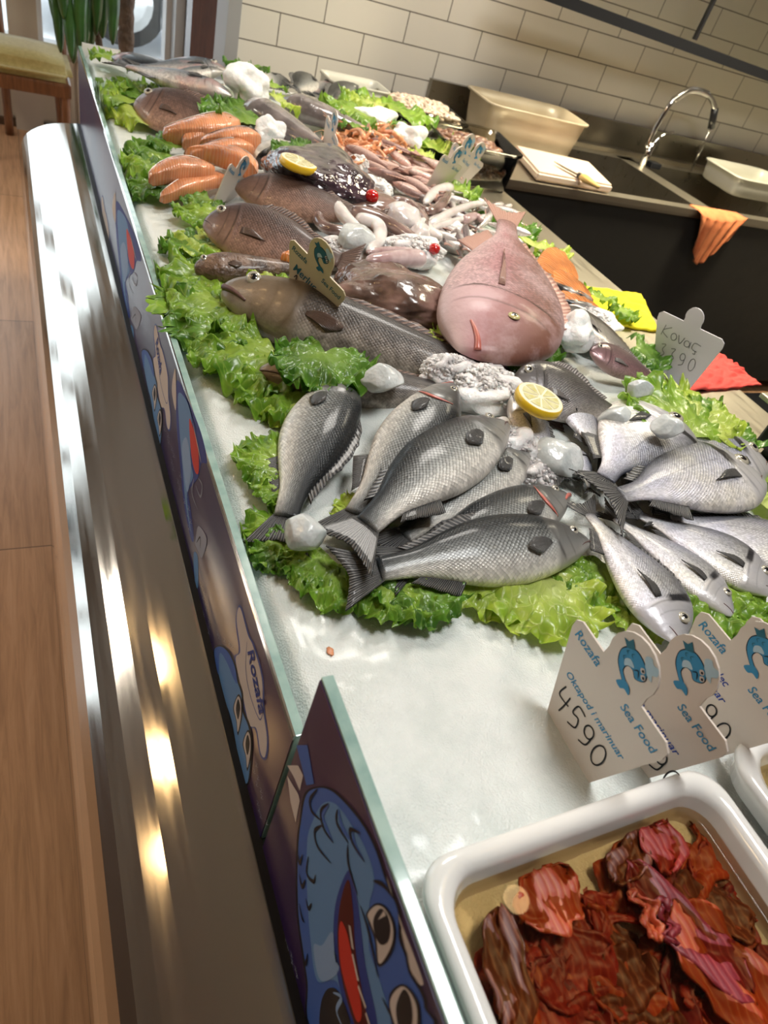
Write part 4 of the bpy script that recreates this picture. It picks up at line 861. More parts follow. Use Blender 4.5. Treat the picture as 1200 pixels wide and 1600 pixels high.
# ================================================================== SALMON PIECES
def fillet(label, p0, p1, wpx, th, lift, bend=0.0, mat='salmon', skin='skin_grey', group='salmon pieces at the far left', arch=0.01, l2=None):
    a = gp(*p0, lift); b_ = gp(*p1, lift if l2 is None else l2); L = (b_ - a).length; ex = (b_ - a).normalized(); ez = (V((0, 0, 1)) - ex * ex.z).normalized(); ey = ez.cross(ex)
    w = (gp(p0[0] + wpx, p0[1], lift) - a).length
    rt = root('salmon_piece', tuple(a + (b_ - a) * .5), label, 'salmon', group); N, Q = 26, 20; vs = []; sv = []
    for i in range(N):
        t = i / (N - 1); kk = (1 - abs(2 * t - 1) ** 4) ** .5 * (.85 + .25 * math.sin(t * PI * 1.5)) + .02; c = a + ex * (L * t) + ey * (bend * L * 4 * t * (1 - t)) + V((0, 0, arch * 4 * t * (1 - t)))
        for j in range(Q):
            an = 2 * PI * j / Q; cy, cz = math.cos(an), math.sin(an); y = math.copysign(abs(cy) ** .45, cy) * w * .5 * kk; z = math.copysign(abs(cz) ** .45, cz) * th * .5 * (kk ** .5)
            vs.append(c + ey * y + ez * z + V((1, 1, 1)) * .003 * noise.noise(V((t * 6, an, wpx))))
        for j in range(7):
            an = PI + (-1.1 + 2.4 * j / 6); cy, cz = math.cos(an), math.sin(an); y = math.copysign(abs(cy) ** .45, cy) * w * .515 * kk; z = math.copysign(abs(cz) ** .45, cz) * th * .53 * (kk ** .5)
            sv.append(c + ey * y + ez * z)
    mesh('flesh', vs, grid_faces(N, Q, True) + [list(range(Q))[::-1], list(range((N - 1) * Q, N * Q))], M[mat], rt)
    sk_ = mesh('skin', sv, grid_faces(N, 7), M[skin], rt, mods=[('SOLIDIFY', dict(thickness=.0015))]); return rt
fillet('large orange salmon steak beside the brown fish', (372, 196), (254, 212), 46, .055, .05, .16, arch=.012, skin='skin_silver')
fillet('orange salmon piece lying across the middle of the salmon', (365, 205), (285, 228), 36, .05, .045, .0)
fillet('salmon piece with black skin end near the ice heap', (408, 220), (312, 228), 30, .05, .06, .10)
fillet('salmon piece with grey skin facing the front', (398, 238), (296, 248), 26, .05, .05, .06)
fillet('long salmon piece ending under the leftmost price card', (402, 272), (288, 240), 30, .045, .055, -.14, skin='skin_silver')
fillet('pale ended salmon piece at the left tip', (335, 272), (232, 282), 38, .045, .045, -.06, skin='skin_silver')
fillet('silver skinned salmon strip at the bottom of the pile', (352, 278), (250, 312), 30, .03, .025, .0, mat='salmon', skin='skin_silver')
fillet('silver grey tail piece beside the dark ray', (398, 252), (474, 240), 26, .05, .045, .05, mat='skin_silver', group='salmon pieces at the far left')
fillet('upper orange fillet between the red fish and the worktop', (838, 408), (902, 446), 30, .02, .035, .0, 'salmon2', group='orange fillets right of the red fish')
fillet('middle orange fillet between the red fish and the yellow cloth', (858, 438), (925, 470), 30, .02, .035, .0, 'salmon2', group='orange fillets right of the red fish')
fillet('lowest orange fillet beside the grey fish', (868, 468), (938, 488), 26, .02, .03, .0, 'salmon2', group='orange fillets right of the red fish')

# ================================================================== SHRIMPS, SMALL FISH, EELS, SQUID
def shrimp_mesh(seed):
    r0 = random.Random(seed); vs = []; N, Q = 22, 10; L = .085; 
    for i in range(N):
        t = i / (N - 1); an = t * 2.4 - .3; R = .028; c = V((math.cos(an) * R + (0 if t > .4 else (.4 - t) * .03), math.sin(an) * R - (.02 if t < .1 else 0) * 0, 0)); rr = .0085 * (1 - .65 * t) * (1 - .5 * max(0, .12 - t) / .12) * (1 + .07 * math.cos(t * 44))
        nx = V((math.cos(an), math.sin(an), 0))
        for j in range(Q):
            a = 2 * PI * j / Q; vs.append(c + nx * (math.cos(a) * rr) + V((0, 0, math.sin(a) * rr)))
    fs = grid_faces(N, Q, True) + [list(range(Q))[::-1], list(range((N - 1) * Q, N * Q))]
    def add_tube(p, r):
        b0 = len(vs)
        for i, q in enumerate(p):
            for j in range(4):
                a = PI / 2 * j; vs.append(V(q) + V((math.cos(a) * r, 0, math.sin(a) * r)))
        fs.extend([tuple(b0 + x for x in f) for f in grid_faces(len(p), 4, True)])
    for k in range(5):
        t = .25 + k * .1; an = t * 2.4 - .3; add_tube([(math.cos(an) * .022, math.sin(an) * .022, 0), (math.cos(an) * .012, math.sin(an) * .012, .004), (math.cos(an) * .002, math.sin(an) * .002 + .004, -.003)], .0012)
    for k in range(2): add_tube([(.035, -.008, .002 * k), (.045, -.03, .01), (.02 + .03 * k, -.055, .004)], .0006)
    # tail fan
    an = 2.1; c = V((math.cos(an) * .028, math.sin(an) * .028, 0)); b0 = len(vs); vs.extend([c + V((.002, .002, 0)), c + V((-.012, .004, .004)), c + V((-.015, -.006, 0)), c + V((-.008, -.012, -.003))]); fs.append((b0, b0 + 1, b0 + 2, b0 + 3))
    me = bpy.data.meshes.new('shrimp_shell'); me.from_pydata([tuple(v) for v in vs], [], fs); me.polygons.foreach_set('use_smooth', [True] * len(me.polygons)); return me
SH = [shrimp_mesh(1), shrimp_mesh(2)]; SH[0].materials.append(M['shrimp']); SH[1].materials.append(M['shrimp_dark'])
def hull_pick(rr, poly):
    x0, x1 = min(p[0] for p in poly), max(p[0] for p in poly); y0, y1 = min(p[1] for p in poly), max(p[1] for p in poly)
    while True:
        x, y = rr.uniform(x0, x1), rr.uniform(y0, y1); ins = False; j = len(poly) - 1
        for i in range(len(poly)):
            if (poly[i][1] > y) != (poly[j][1] > y) and x < (poly[j][0] - poly[i][0]) * (y - poly[i][1]) / (poly[j][1] - poly[i][1]) + poly[i][0]: ins = not ins
            j = i
        if ins: return x, y
rs = random.Random(11)
poly = [(530, 195), (570, 188), (618, 200), (632, 222), (610, 245), (570, 252), (525, 258), (510, 235)]
for i in range(95):
    x, y = hull_pick(rs, poly); o = bpy.data.objects.new('shrimp', SH[i % 5 == 0]); COL.objects.link(o)
    o.location = gp(x, y, rs.uniform(.012, .05)); o.rotation_euler = (rs.uniform(-.7, .7), rs.uniform(-.7, .7), rs.uniform(0, 6.28)); s_ = rs.uniform(.8, 1.15); o.scale = (s_,) * 3
    tag(o, 'orange whole shrimp in the loose heap beside the centre price card', 'shrimp', 'orange shrimps heaped in the far middle')
# small fish: prototype with parts, copied
def copytree(o, loc, rot, sc):
    r = o.copy(); COL.objects.link(r); r.location = loc; r.rotation_euler = rot; r.scale = (sc,) * 3
    for ch in o.children:
        c = ch.copy(); COL.objects.link(c); c.parent = r
        for g_ in ch.children:
            d_ = g_.copy(); COL.objects.link(d_); d_.parent = c
    return r
def small_proto(mat, Hr, sp='bass'):
    return fish('small_fish', 'x', V((-.07, 0, 0)), V((.07, 0, 0)), 1, sp, M[mat], fin='fin_pink', Hr=Hr, res=(26, 16), fins='tde')
pp = [small_proto('palefish', .24), small_proto('silverfish', .17)]
used = [False, False]
def put_small(k, x, y, lift, ang, sc, label, group):
    o = pp[k] if not used[k] else None; p = gp(x, y, lift); rot = (rs.uniform(-.5, .5), rs.uniform(-.15, .15), ang)
    if o is None: o = copytree(pp[k], p, rot, sc)
    else:
        used[k] = True; o.location = p; o.rotation_euler = rot; o.scale = (sc,) * 3
    tag(o, label, 'fish', group); return o
for i in range(34):
    x, y = hull_pick(rs, [(520, 245), (600, 235), (650, 240), (700, 275), (700, 310), (640, 305), (600, 300), (575, 285)])
    put_small(0, x, y, rs.uniform(.012, .04), rs.choice([2.4, 2.0, -.9, 2.8]) + rs.uniform(-.5, .5), rs.uniform(.8, 1.2), 'small pinkish fish in the loose pile between the shrimps and the tomato', 'small pink fish behind the tomato')
for i in range(60):
    x, y = hull_pick(rs, [(650, 300), (700, 305), (775, 318), (800, 345), (775, 375), (720, 400), (680, 385), (655, 350)])
    put_small(1, x, y, rs.uniform(.008, .035), rs.choice([.7, 1.0, 2.3, -.4]) + rs.uniform(-.4, .4), rs.uniform(.7, 1.05), 'small silvery white fish piled behind the tail of the big red fish', 'small silver fish behind the red fish')
def eel(label, pix, r, mat='eel', cat='eel', name='eel', lift=.035, group='eels and squid tubes in the middle', flat=.85, head=True):
    pts = [gp(x, y, lift + (0 if len(q) == 0 else q[0])) for x, y, *q in pix]
    o = tube(name, pts, lambda t: r * (max(.05, (1 - (2 * t - 1) ** 6)) ** .5) * (1 - .45 * t), M[mat], None, 14, 8, flat); return tag(o, label, cat, group)
eel('brown eel looped in front of the white squid tube', [(545, 362), (515, 358), (497, 342), (505, 322), (525, 330)], .016)
eel('thick brown eel running down to the slush', [(548, 330), (590, 342), (630, 362), (668, 392)], .022, lift=.05)
eel('thin brown eel beside the white cuttlefish', [(612, 312), (640, 318), (662, 338), (668, 358)], .014, lift=.05)
eel('dark brown eel head curled below the three price cards', [(700, 300), (688, 322), (668, 330), (648, 318)], .017, lift=.04)
eel('slim brown fish like a stick left of the slush heap', [(514, 252), (540, 268), (572, 284)], .012, lift=.05)
eel('grey brown eel under the slush heap', [(560, 372), (590, 385), (612, 375), (600, 362)], .015, lift=.02)
for lab, pix, r, mt in (('white squid tube with a red tip', [(522, 318), (540, 340), (562, 360)], .02, 'squid'), ('white curled squid tube beside the slush', [(555, 340), (590, 352), (592, 375), (575, 395)], .02, 'squid'),
                    ('long white fish strip arched at the far right of the pile', [(672, 350), (710, 330), (750, 318), (778, 326)], .013, 'squid'), ('white squid arm leaning over the pile', [(660, 345), (672, 360), (690, 372)], .016, 'squid'),
                    ('mauve squid tube lying above the monkfish', [(662, 404), (620, 404), (572, 408)], .024, 'squid_pink'), ('pale pink squid tentacles above the mauve tube', [(650, 396), (610, 392), (572, 394)], .013, 'squid_pink'),
                    ('white squid tube under the three price cards', [(705, 292), (680, 300), (664, 318)], .018, 'squid'), ('pale squid strip next to the arched one', [(665, 362), (700, 348), (740, 338)], .011, 'squid'), ('purple grey squid piece among the silver fish', [(725, 345), (742, 338), (755, 345)], .014, 'squid_pink')):
    eel(lab, pix, r, mt, 'squid', 'squid', lift=.045, group=None if 'mauve' in lab else 'eels and squid tubes in the middle')
c, r_ = pxl(628, 342, .045, 34); lump('cuttlefish', 'rounded white cuttlefish body in the middle of the pile', 'cuttlefish', c, (r_, r_ * .85, .035), M['squid'], .15, 1.5, 3, 5, .3, None, None, None, False, 12, .02)
c, r_ = pxl(655, 370, .03, 24); lump('cuttlefish', 'smaller white cuttlefish below the round one', 'cuttlefish', c, (r_, r_ * .8, .03), M['squid'], .2, 1.7, 8, 5, .9, None, None, None, False, 12, .02)

# ================================================================== ICE LUMPS AND SLUSH
CH = [ # px, py, lift, r px, ky, rz, mat, facet, label
 (475, 833, .055, 37, .95, .024, 'chunk', True, 'clear ice chunk on the tail of the leftmost sea bass'),
 (868, 718, .025, 50, .75, .032, 'chunk', False, 'long pale ice lump between bream and slush'),
 (1000, 612, .05, 28, .5, .022, 'chunk', False, 'smooth ice sliver beside the right lettuce'),
 (960, 655, .035, 32, .7, .025, 'chunk', False, 'ice piece below the smooth sliver'),
 (1042, 668, .085, 24, .9, .02, 'chunk', False, 'ice lump on the head of the broad bream'),
 (388, 136, .08, 34, .8, .05, 'slush', False, 'big white ice lump at the far end'),
 (585, 185, .05, 36, .5, .035, 'slush', False, 'long white ice lump before the far lettuce'),
 (637, 215, .05, 26, .7, .04, 'slush', False, 'greyish ice lump beside the shrimps'),
 (560, 374, .045, 37, .8, .028, 'chunk', False, 'grey-white ice slab behind the merluc card'),
 (895, 520, .055, 34, .9, .03, 'slush', False, 'slush patch on the grey fish'),
 (595, 592, .055, 36, .8, .022, 'chunk', False, 'clear ice patch on the lower hake'),
 (422, 208, .05, 26, .7, .035, 'slush', False, 'white ice heap beside the salmon'),
 (428, 592, .0, 6, 1, .006, 'slush', False, 'tiny ice crumb by the curly lettuce'),
]
for i, (x, y, li, rp_, ky, rz, mt, fc, lab) in enumerate(CH):
    c, r_ = pxl(x, y, li, rp_); lump('ice_chunk', lab, 'ice', c, (r_, r_ * ky, rz), M[mt], .22 if mt == 'chunk' else .55, 1.2, i + 2, 5, rs.uniform(-.4, .4), 'ice chunks lying on the fish', None, None, mt == 'chunk', 7, .0 if mt == 'chunk' else .05)
SL = [(760, 610, .02, 58, .8, .04, 'behind the bass fan'), (795, 700, .012, 60, .85, .035, 'around the bass heads'), (700, 585, .02, 44, .6, .035, 'between hake and bass'), (830, 740, .008, 44, .7, .03, 'under the bream tails'), (645, 395, .03, 48, .6, .035, 'above the monkfish'), (700, 372, .012, 46, .8, .035, 'among the silver fish'), (585, 300, .02, 26, .9, .035, 'left of the tomato'),
      (558, 262, .03, 18, 1, .03, 'in front of the shrimps'), (905, 500, .01, 60, .7, .03, 'right of the red fish'), (540, 400, .01, 50, .7, .03, 'behind the merluc card'), (985, 690, .01, 40, .8, .02, 'under the broad bream')]
for i, (x, y, li, rp_, ky, rz, lab) in enumerate(SL):
    c, r_ = pxl(x, y, li, rp_); r_ *= 1.1; bm = bmesh.new(); rg = random.Random(i + 60)
    bmesh.ops.create_icosphere(bm, subdivisions=5, radius=1)
    for v in bm.verts:
        d = v.co.copy(); k_ = 1 + .35 * noise.noise(d * 2 + V((i, 3, 1))) + .05 * noise.noise(d * 14); v.co = c + V((d.x * r_ * k_, d.y * r_ * ky * k_, d.z * rz * k_ * .9))
    for q in range(420):
        th, rr = rg.uniform(0, 2 * PI), rg.uniform(0, 1) ** .6; g_ = rg.uniform(.0015, .0045)
        p = c + V((math.cos(th) * rr * r_, math.sin(th) * rr * r_ * ky, rz * .9 * math.sqrt(max(0, 1 - rr * rr)) * rg.uniform(.85, 1.02)))
        bmesh.ops.create_icosphere(bm, subdivisions=1, radius=1, matrix=Matrix.Translation(p) @ Matrix.Rotation(rg.uniform(0, 6), 4, 'Z') @ Matrix.Rotation(rg.uniform(0, 6), 4, 'X') @ Matrix.Diagonal((g_ * 1.5, g_, g_ * .7, 1)))
    o = from_bm('slush_heap', bm, M['slush'], None); tag(o, 'heap of wet crushed ice ' + lab, 'ice', kind='stuff')

# ================================================================== LEMONS, TOMATOES
def lemon(label, px, py, lift, rpx, tilt):
    c, r_ = pxl(px, py, lift, rpx); rt = root('lemon_slice', tuple(c), label, 'lemon slice'); h = r_ * .42
    R = Matrix.Rotation(tilt[0], 3, 'X') @ Matrix.Rotation(tilt[1], 3, 'Y')
    def ring(nm, prof, m_, par):
        vs = []
        for rr, z in prof:
            for j in range(40):
                a = 2 * PI * j / 40; vs.append(c + R @ V((rr * math.cos(a), rr * math.sin(a), z)))
        return mesh(nm, vs, grid_faces(len(prof), 40, True) + ([list(range((len(prof) - 1) * 40, len(prof) * 40))] if nm != 'peel' else [list(range(40))[::-1]]), m_, par)
    ring('peel', [(r_ * .85, -h / 2), (r_ * .97, -h * .35), (r_, 0), (r_ * .97, h * .42), (r_ * .93, h / 2)], M['peel'], rt)
    p_ = ring('pith', [(r_ * .945, h / 2 - .0003), (r_ * .8, h / 2 + .0003), (r_ * .5, h / 2 + .0003)], M['pith'], rt)
    for k in range(9):
        a0, a1 = 2 * PI * k / 9 + .06, 2 * PI * (k + 1) / 9 - .06; am = (a0 + a1) / 2
        pts = [c + R @ V((r_ * .10 * math.cos(am), r_ * .10 * math.sin(am), h / 2 + .0008))] + [c + R @ V((r_ * .78 * math.cos(a0 + (a1 - a0) * q / 6), r_ * .78 * math.sin(a0 + (a1 - a0) * q / 6), h / 2 + .0008)) for q in range(7)]
        mesh('segment', pts, [list(range(8))], M['lemon'], rt, smooth=False)
lemon('lemon slice lying on the bream, in front of the grey fish', 841, 627, .075, 40, (.05, .06))
lemon('lemon slice lying on the dark ray at the far middle', 466, 257, .10, 30, (.0, .10))
for lab, x, y, li, rp_ in (('whole cherry tomato beside the dark ray', 581, 307, .06, 11), ('half hidden cherry tomato in the slush', 679, 389, .055, 9)):
    c, r_ = pxl(x, y, li, rp_); rt = root('cherry_tomato', tuple(c), lab, 'tomato'); lump('skin', '', '', c, (r_, r_, r_ * .95), M['tomato'], .04, 1.5, 1, 4, parent=rt)
    tube('stem', [c + V((r_ * .6, r_ * .5, r_ * .4)), c + V((r_ * .9, r_ * .8, r_ * .6))], r_ * .08, M['stemgreen'], rt, 6, 2)

# ================================================================== LETTUCE
LT = [
 (452, 735, 385, 690, 'left of the leftmost sea bass, upper', 'let1', 1, .012, 1), (458, 770, 402, 745, 'left of the leftmost sea bass, lower', 'let1', 1, .012, 1),
 (462, 830, 378, 850, 'beside the ice chunk by the edge', 'let1', 1, .012, 1), (455, 850, 400, 880, 'below the ice chunk on the left', 'let2', .9, .010, 1),
 (500, 870, 452, 900, 'below the ice chunk', 'let1', 1, .012, 1), (530, 880, 500, 942, 'under the sea bass tails', 'let1', 1, .012, 1.1),
 (615, 910, 590, 968, 'curled leaf below the near tail, left half', 'let1', 1.1, .014, 1.3), (650, 905, 662, 975, 'curled leaf below the near tail, right half', 'let2', 1.1, .014, 1.3),
 (780, 905, 735, 950, 'under the belly of the nearest bass', 'let3', 1, .006, .6), (850, 890, 815, 985, 'large one in front of the nearest bass', 'let3', 1, .008, .7), (870, 880, 925, 915, 'under the nearest bass head', 'let1', 1, .010, .9),
 (945, 880, 955, 955, 'left of the nearest bream', 'let1', .8, .010, .9), (985, 940, 1010, 1000, 'under the nearest bream head', 'let3', .9, .010, .9), (1090, 900, 1105, 985, 'behind the price cards', 'let1', 1, .012, .9), (1130, 910, 1180, 975, 'behind the right price card', 'let1', 1, .012, .9),
 (560, 830, 560, 778, 'seen between two sea bass', 'let3', .8, .004, .6),
 (520, 560, 470, 605, 'draped over the lower hake, left part', 'let2', 1, .05, 1), (500, 548, 525, 610, 'draped over the lower hake, right part', 'let2', 1.1, .055, 1),
 (440, 555, 352, 600, 'below the hake head, lowest long one', 'let1', 1, .015, 1), (480, 600, 400, 640, 'running down to the leftmost bass', 'let1', 1, .015, 1), (470, 620, 440, 665, 'above the shoulder of the leftmost bass', 'let3', .9, .012, .9),
 (400, 520, 262, 515, 'long one reaching over the glass below the hake mouth', 'let2', .7, .02, .8), (390, 490, 250, 470, 'beside the hake mouth, crossing to the glass', 'let1', .9, .02, .9), (370, 440, 245, 430, 'left of the brown fish head', 'let1', .9, .016, 1), (340, 470, 285, 500, 'wide one below the long tip', 'let1', 1.1, .018, 1),
 (360, 540, 320, 575, 'lower left of the hake head', 'let1', .9, .014, 1), (330, 400, 262, 375, 'left of the brown scaly fish', 'let2', .9, .014, 1), (340, 380, 290, 400, 'under the brown snout', 'let3', .9, .014, .9), (345, 340, 275, 330, 'above the brown scaly fish', 'let1', .9, .016, 1), (330, 312, 290, 318, 'dark one under the leftmost price card', 'let2', 1, .02, 1), (420, 470, 395, 500, 'at the tip of the hake mouth', 'let1', .9, .02, 1),
 (440, 440, 400, 465, 'between rough brown fish and hake', 'let3', .9, .03, 1), (450, 465, 425, 425, 'left of the merluc card', 'let1', .9, .03, 1), (505, 470, 525, 500, 'right foot of the merluc card', 'let1', .9, .05, 1), (540, 480, 575, 508, 'strip between hake and monkfish', 'let3', .8, .045, 1),
 (700, 535, 685, 515, 'small one left of the red fish mouth', 'let3', 1, .03, 1), (800, 555, 785, 580, 'under the red fish chin', 'let1', 1, .02, 1.2), (840, 530, 830, 570, 'below the red fish forehead', 'let2', 1, .02, 1.2), (870, 490, 868, 540, 'right of the red fish forehead', 'let1', .9, .02, 1.1),
 (820, 400, 860, 375, 'right of the red fish tail', 'let3', 1, .02, 1.1), (845, 410, 870, 405, 'above the orange fillets', 'let1', 1, .02, 1.1), (770, 350, 825, 355, 'behind the red fish tail', 'let2', .8, .02, 1),
 (925, 480, 948, 452, 'left of the yellow cloth', 'let1', .8, .02, 1), (990, 540, 1040, 575, 'at the foot of the handwritten card', 'let2', 1, .02, 1), (960, 480, 990, 500, 'below the yellow cloth', 'let1', .8, .02, 1),
 (1075, 690, 1010, 595, 'big upright one behind the broad bream', 'let1', .9, .04, .6), (1090, 690, 1075, 605, 'big one below the red cloth', 'let3', .8, .04, .6), (1090, 690, 1140, 640, 'dark folded one below the red cloth', 'let2', .9, .02, 1), (1100, 700, 1150, 690, 'right end of the big lettuce group', 'let1', 1, .02, 1),
 (1170, 760, 1205, 720, 'at the right edge beside the bream heads', 'let1', 1, .02, 1), (1180, 790, 1215, 770, 'cut by the right edge', 'let3', 1, .02, 1),
 (180, 150, 140, 120, 'at the far left corner of the ice', 'let2', 1, .03, 1), (210, 165, 165, 140, 'before the far left heap', 'let1', 1.1, .03, 1), (215, 155, 232, 125, 'beside the far left heap', 'let1', 1, .04, 1), (225, 165, 270, 150, 'in front of the speckled silver fish', 'let2', .9, .03, 1),
 (165, 105, 190, 82, 'in the far left corner behind the fish', 'let1', .9, .03, 1), (240, 205, 178, 165, 'celery-pale narrow one on the bare ice', 'let3', .45, .01, .8), (300, 150, 270, 130, 'lying on the speckled fish', 'let1', .8, .06, 1), (325, 155, 300, 142, 'beside the brown fish back', 'let1', .8, .05, 1),
 (270, 245, 200, 240, 'left of the salmon, upper', 'let2', 1, .02, 1), (280, 235, 245, 215, 'left of the salmon, top', 'let2', .9, .03, 1), (265, 260, 205, 270, 'left of the salmon, middle', 'let1', .9, .018, 1), (265, 290, 195, 298, 'left of the salmon, lower', 'let2', .9, .02, 1), (195, 262, 185, 252, 'tiny torn one on bare ice', 'let1', 1, .01, 1),
 (400, 205, 352, 165, 'dark one between the far fish and the grey fish', 'let2', .9, .05, 1), (385, 190, 375, 150, 'dark one below the big ice lump', 'let2', .9, .05, 1), (430, 160, 475, 165, 'below the dark bass', 'let3', .8, .05, 1), (430, 145, 422, 125, 'right of the big ice lump', 'let1', .9, .06, 1),
 (400, 110, 370, 100, 'against the tiled wall, left', 'let2', 1, .05, 1), (350, 115, 390, 122, 'behind the big ice lump', 'let1', 1, .05, 1), (310, 108, 295, 92, 'beside the wooden post', 'let1', .8, .04, 1),
 (580, 185, 505, 165, 'below the greenish bass', 'let1', 1, .05, 1), (590, 170, 545, 150, 'in the far middle by the bass', 'let3', 1, .06, 1), (580, 190, 630, 160, 'tall one at the far right of the ice', 'let1', 1.1, .07, 1), (600, 190, 625, 195, 'dark right end of the far lettuce', 'let2', 1, .05, 1), (560, 205, 540, 185, 'dark one behind the shrimps', 'let2', .8, .05, 1), (575, 140, 565, 118, 'against the tiled wall, right', 'let2', .8, .04, 1),
 (670, 250, 715, 232, 'right of the pale small fish, upper', 'let3', 1, .04, 1), (675, 262, 700, 215, 'before the mussel tub', 'let1', 1, .04, 1), (665, 250, 650, 232, 'left of the three price cards', 'let3', .8, .04, 1), (700, 300, 735, 295, 'at the foot of the three price cards', 'let1', .9, .04, 1),
 (470, 245, 440, 220, 'flat parsley-like one beside the far lemon', 'let2', .8, .08, .8), (480, 250, 470, 215, 'narrow one beside the far lemon', 'let2', .6, .08, .8),
]
for q in LT: leaf(q[0], q[1], q[2], q[3], q[4], q[5], q[6], q[7] + .004, q[8])

# ================================================================== PRICE CARDS
def fit_card(B, WL, WR, base=.135):
    best = None
    for a in range(-80, 81, 4):
        for tl in range(-30, 61, 5):
            az = math.radians(180 + a); t = math.radians(tl); n_ = V((math.cos(az) * math.cos(t), math.sin(az) * math.cos(t), math.sin(t)))
            L_, R_ = atpl(*WL, B, n_), atpl(*WR, B, n_)
            if (L_ - CAM).dot(fw) < 0 or (R_ - CAM).dot(fw) < 0: continue
            U = R_ - L_; Vv = (L_ + R_) / 2 - B
            e = abs(U.normalized().dot(Vv.normalized())) * 3 + abs(math.log(U.length / .148)) + abs(math.log(Vv.length / base)) + (.3 if Vv.z < 0.02 else 0)
            if best is None or e < best[0]: best = (e, n_, U, Vv)
    e, n_, U, Vv = best; xd = U.normalized(); yd = (Vv - xd * Vv.dot(xd)).normalized(); s = U.length / .148; sy = Vv.length / base
    nn = xd.cross(yd)
    return xd * s, yd * sy, nn, (s + sy) / 2
def card(label, B, WL, WR, mat='card', name_lines=(), price=None, logo=True, group=None, base=.135, faint=1.0, ink1='cyan', ink2='teal', pk='marker', U=None, dr=1.0):
    X, Y, n_, s = fit_card(B, WL, WR, base) if U is None else U
    out = [(-.036, -.02), (.036, -.02), (.074, .112), (.0735, .122), (.066, .128), (.030 * dr, .128)]
    for k in range(13):
        a = -.35 + (PI + .7) * k / 12; out.append((.031 * dr * math.cos(a), .128 + .022 * dr + .031 * dr * math.sin(a)))
    out += [(-.030 * dr, .128), (-.066, .128), (-.0735, .122), (-.074, .112)]
    rt = root('price_card', tuple(B), label, 'price card', group)
    W_ = lambda p, z=0.0: B + X * p[0] + Y * p[1] + n_ * z
    K = len(out); th = .0022; p2 = [V((p[0], p[1], 0)) for p in out]; tr = geometry.tessellate_polygon([p2])
    vs = [W_(p, 0) for p in out] + [W_(p, -th) for p in out]
    fs = [tuple(t) for t in tr] + [tuple(i + K for i in t[::-1]) for t in tr] + [(i, (i + 1) % K, (i + 1) % K + K, i + K) for i in range(K)]
    mesh('card_body', vs, fs, M[mat], rt, smooth=False)
    def tx(body, p, wdt, hgt, ink_, ang=0.0, sh=.25, b=.01, nm='lettering'):
        c_, s_ = math.cos(ang), math.sin(ang); xd = X * c_ + Y * s_; yd = Y * c_ - X * s_
        text_mesh(nm, body, W_(p), xd, yd, hgt, PR[ink_], rt, n_, 2, sh, wdt, b)
    def st(pts, w=.0016, ink_='marker', tap=False, closed=False, nm='handwriting'):
        pstroke(nm, [W_(p) for p in pts], w * s, PR[ink_], rt, n_, 3, 6, tap, closed)
    if logo:
        tx('Rozafa', (-.066, .108), .040, .016, ink1); tx('Sea Food', (.016, .104), .050, .015, ink1)
        # small fish with a chef hat
        fz = lambda L_: [W_((x * .001, .150 + y * .001)) for x, y in L_]
        flat('logo_outline', fz([(4, -24), (-4, -20), (-14, -12), (-18, 0), (-14, 10), (-4, 16), (8, 14), (17, 7), (18, -1), (10, -8), (3, -4), (-3, -6), (-3, -14), (6, -20)]), PR['black'], rt, n_, 1)
        flat('logo_fish', fz([(3, -23), (-4, -19), (-13, -11), (-17, 0), (-13, 9), (-4, 15), (8, 13), (16, 7), (17, -1), (10, -7), (3, -3), (-4, -6), (-4, -14), (5, -20)]), PR[ink1], rt, n_, 2)
        flat('logo_belly', fz([(-6, -8), (-9, -2), (-4, 3), (3, 0), (-2, -4)]), PR['paleblue'], rt, n_, 3)
        flat('logo_tail', fz([(2, -21), (-3, -29), (4, -31), (8, -27), (15, -27), (12, -21), (6, -19)]), PR[ink1], rt, n_, 3)
        flat('logo_fin', fz([(-14, 8), (-22, 13), (-16, 15), (-14, 21), (-6, 14)]), PR[ink2], rt, n_, 3, False)
        for ex_, ey_ in ((11, 7), (15, 2)):
            flat('logo_eye', fz([(ex_ - 3, ey_), (ex_, ey_ + 3), (ex_ + 3, ey_), (ex_, ey_ - 3)]), PR['cream'], rt, n_, 4); flat('logo_eye', fz([(ex_ - 1, ey_), (ex_ + .5, ey_ + 1.5), (ex_ + 2, ey_), (ex_ + .5, ey_ - 1.5)]), PR['black'], rt, n_, 5)
        for q_ in ((-10, 6), (-4, 8), (-10, -2)): pstroke('logo_scale', fz([(q_[0], q_[1] + 3), (q_[0] - 2, q_[1]), (q_[0] + 1, q_[1] - 2)]), .0010, PR[ink2], rt, n_, 4)
        pstroke('logo_mouth', fz([(4, -2), (8, 2), (12, -4)]), .0014, PR['black'], rt, n_, 4)
        flat('logo_hat', fz([(10, 12), (5, 20), (10, 25), (15, 22), (21, 23), (24, 17), (20, 12), (23, 7), (17, 7)]), PR['paleblue'], rt, n_, 2)
    for body, p, wd, hg, ik in name_lines: tx(body, p, wd, hg, ik, sh=.35)
    if price:
        for pts, cl in price: st(pts, .0019 * faint, pk, False, cl)
    return rt
def oval(cx, cy, a, b_, k=8): return [(cx + a * math.cos(2 * PI * i / k), cy + b_ * math.sin(2 * PI * i / k)) for i in range(k)]
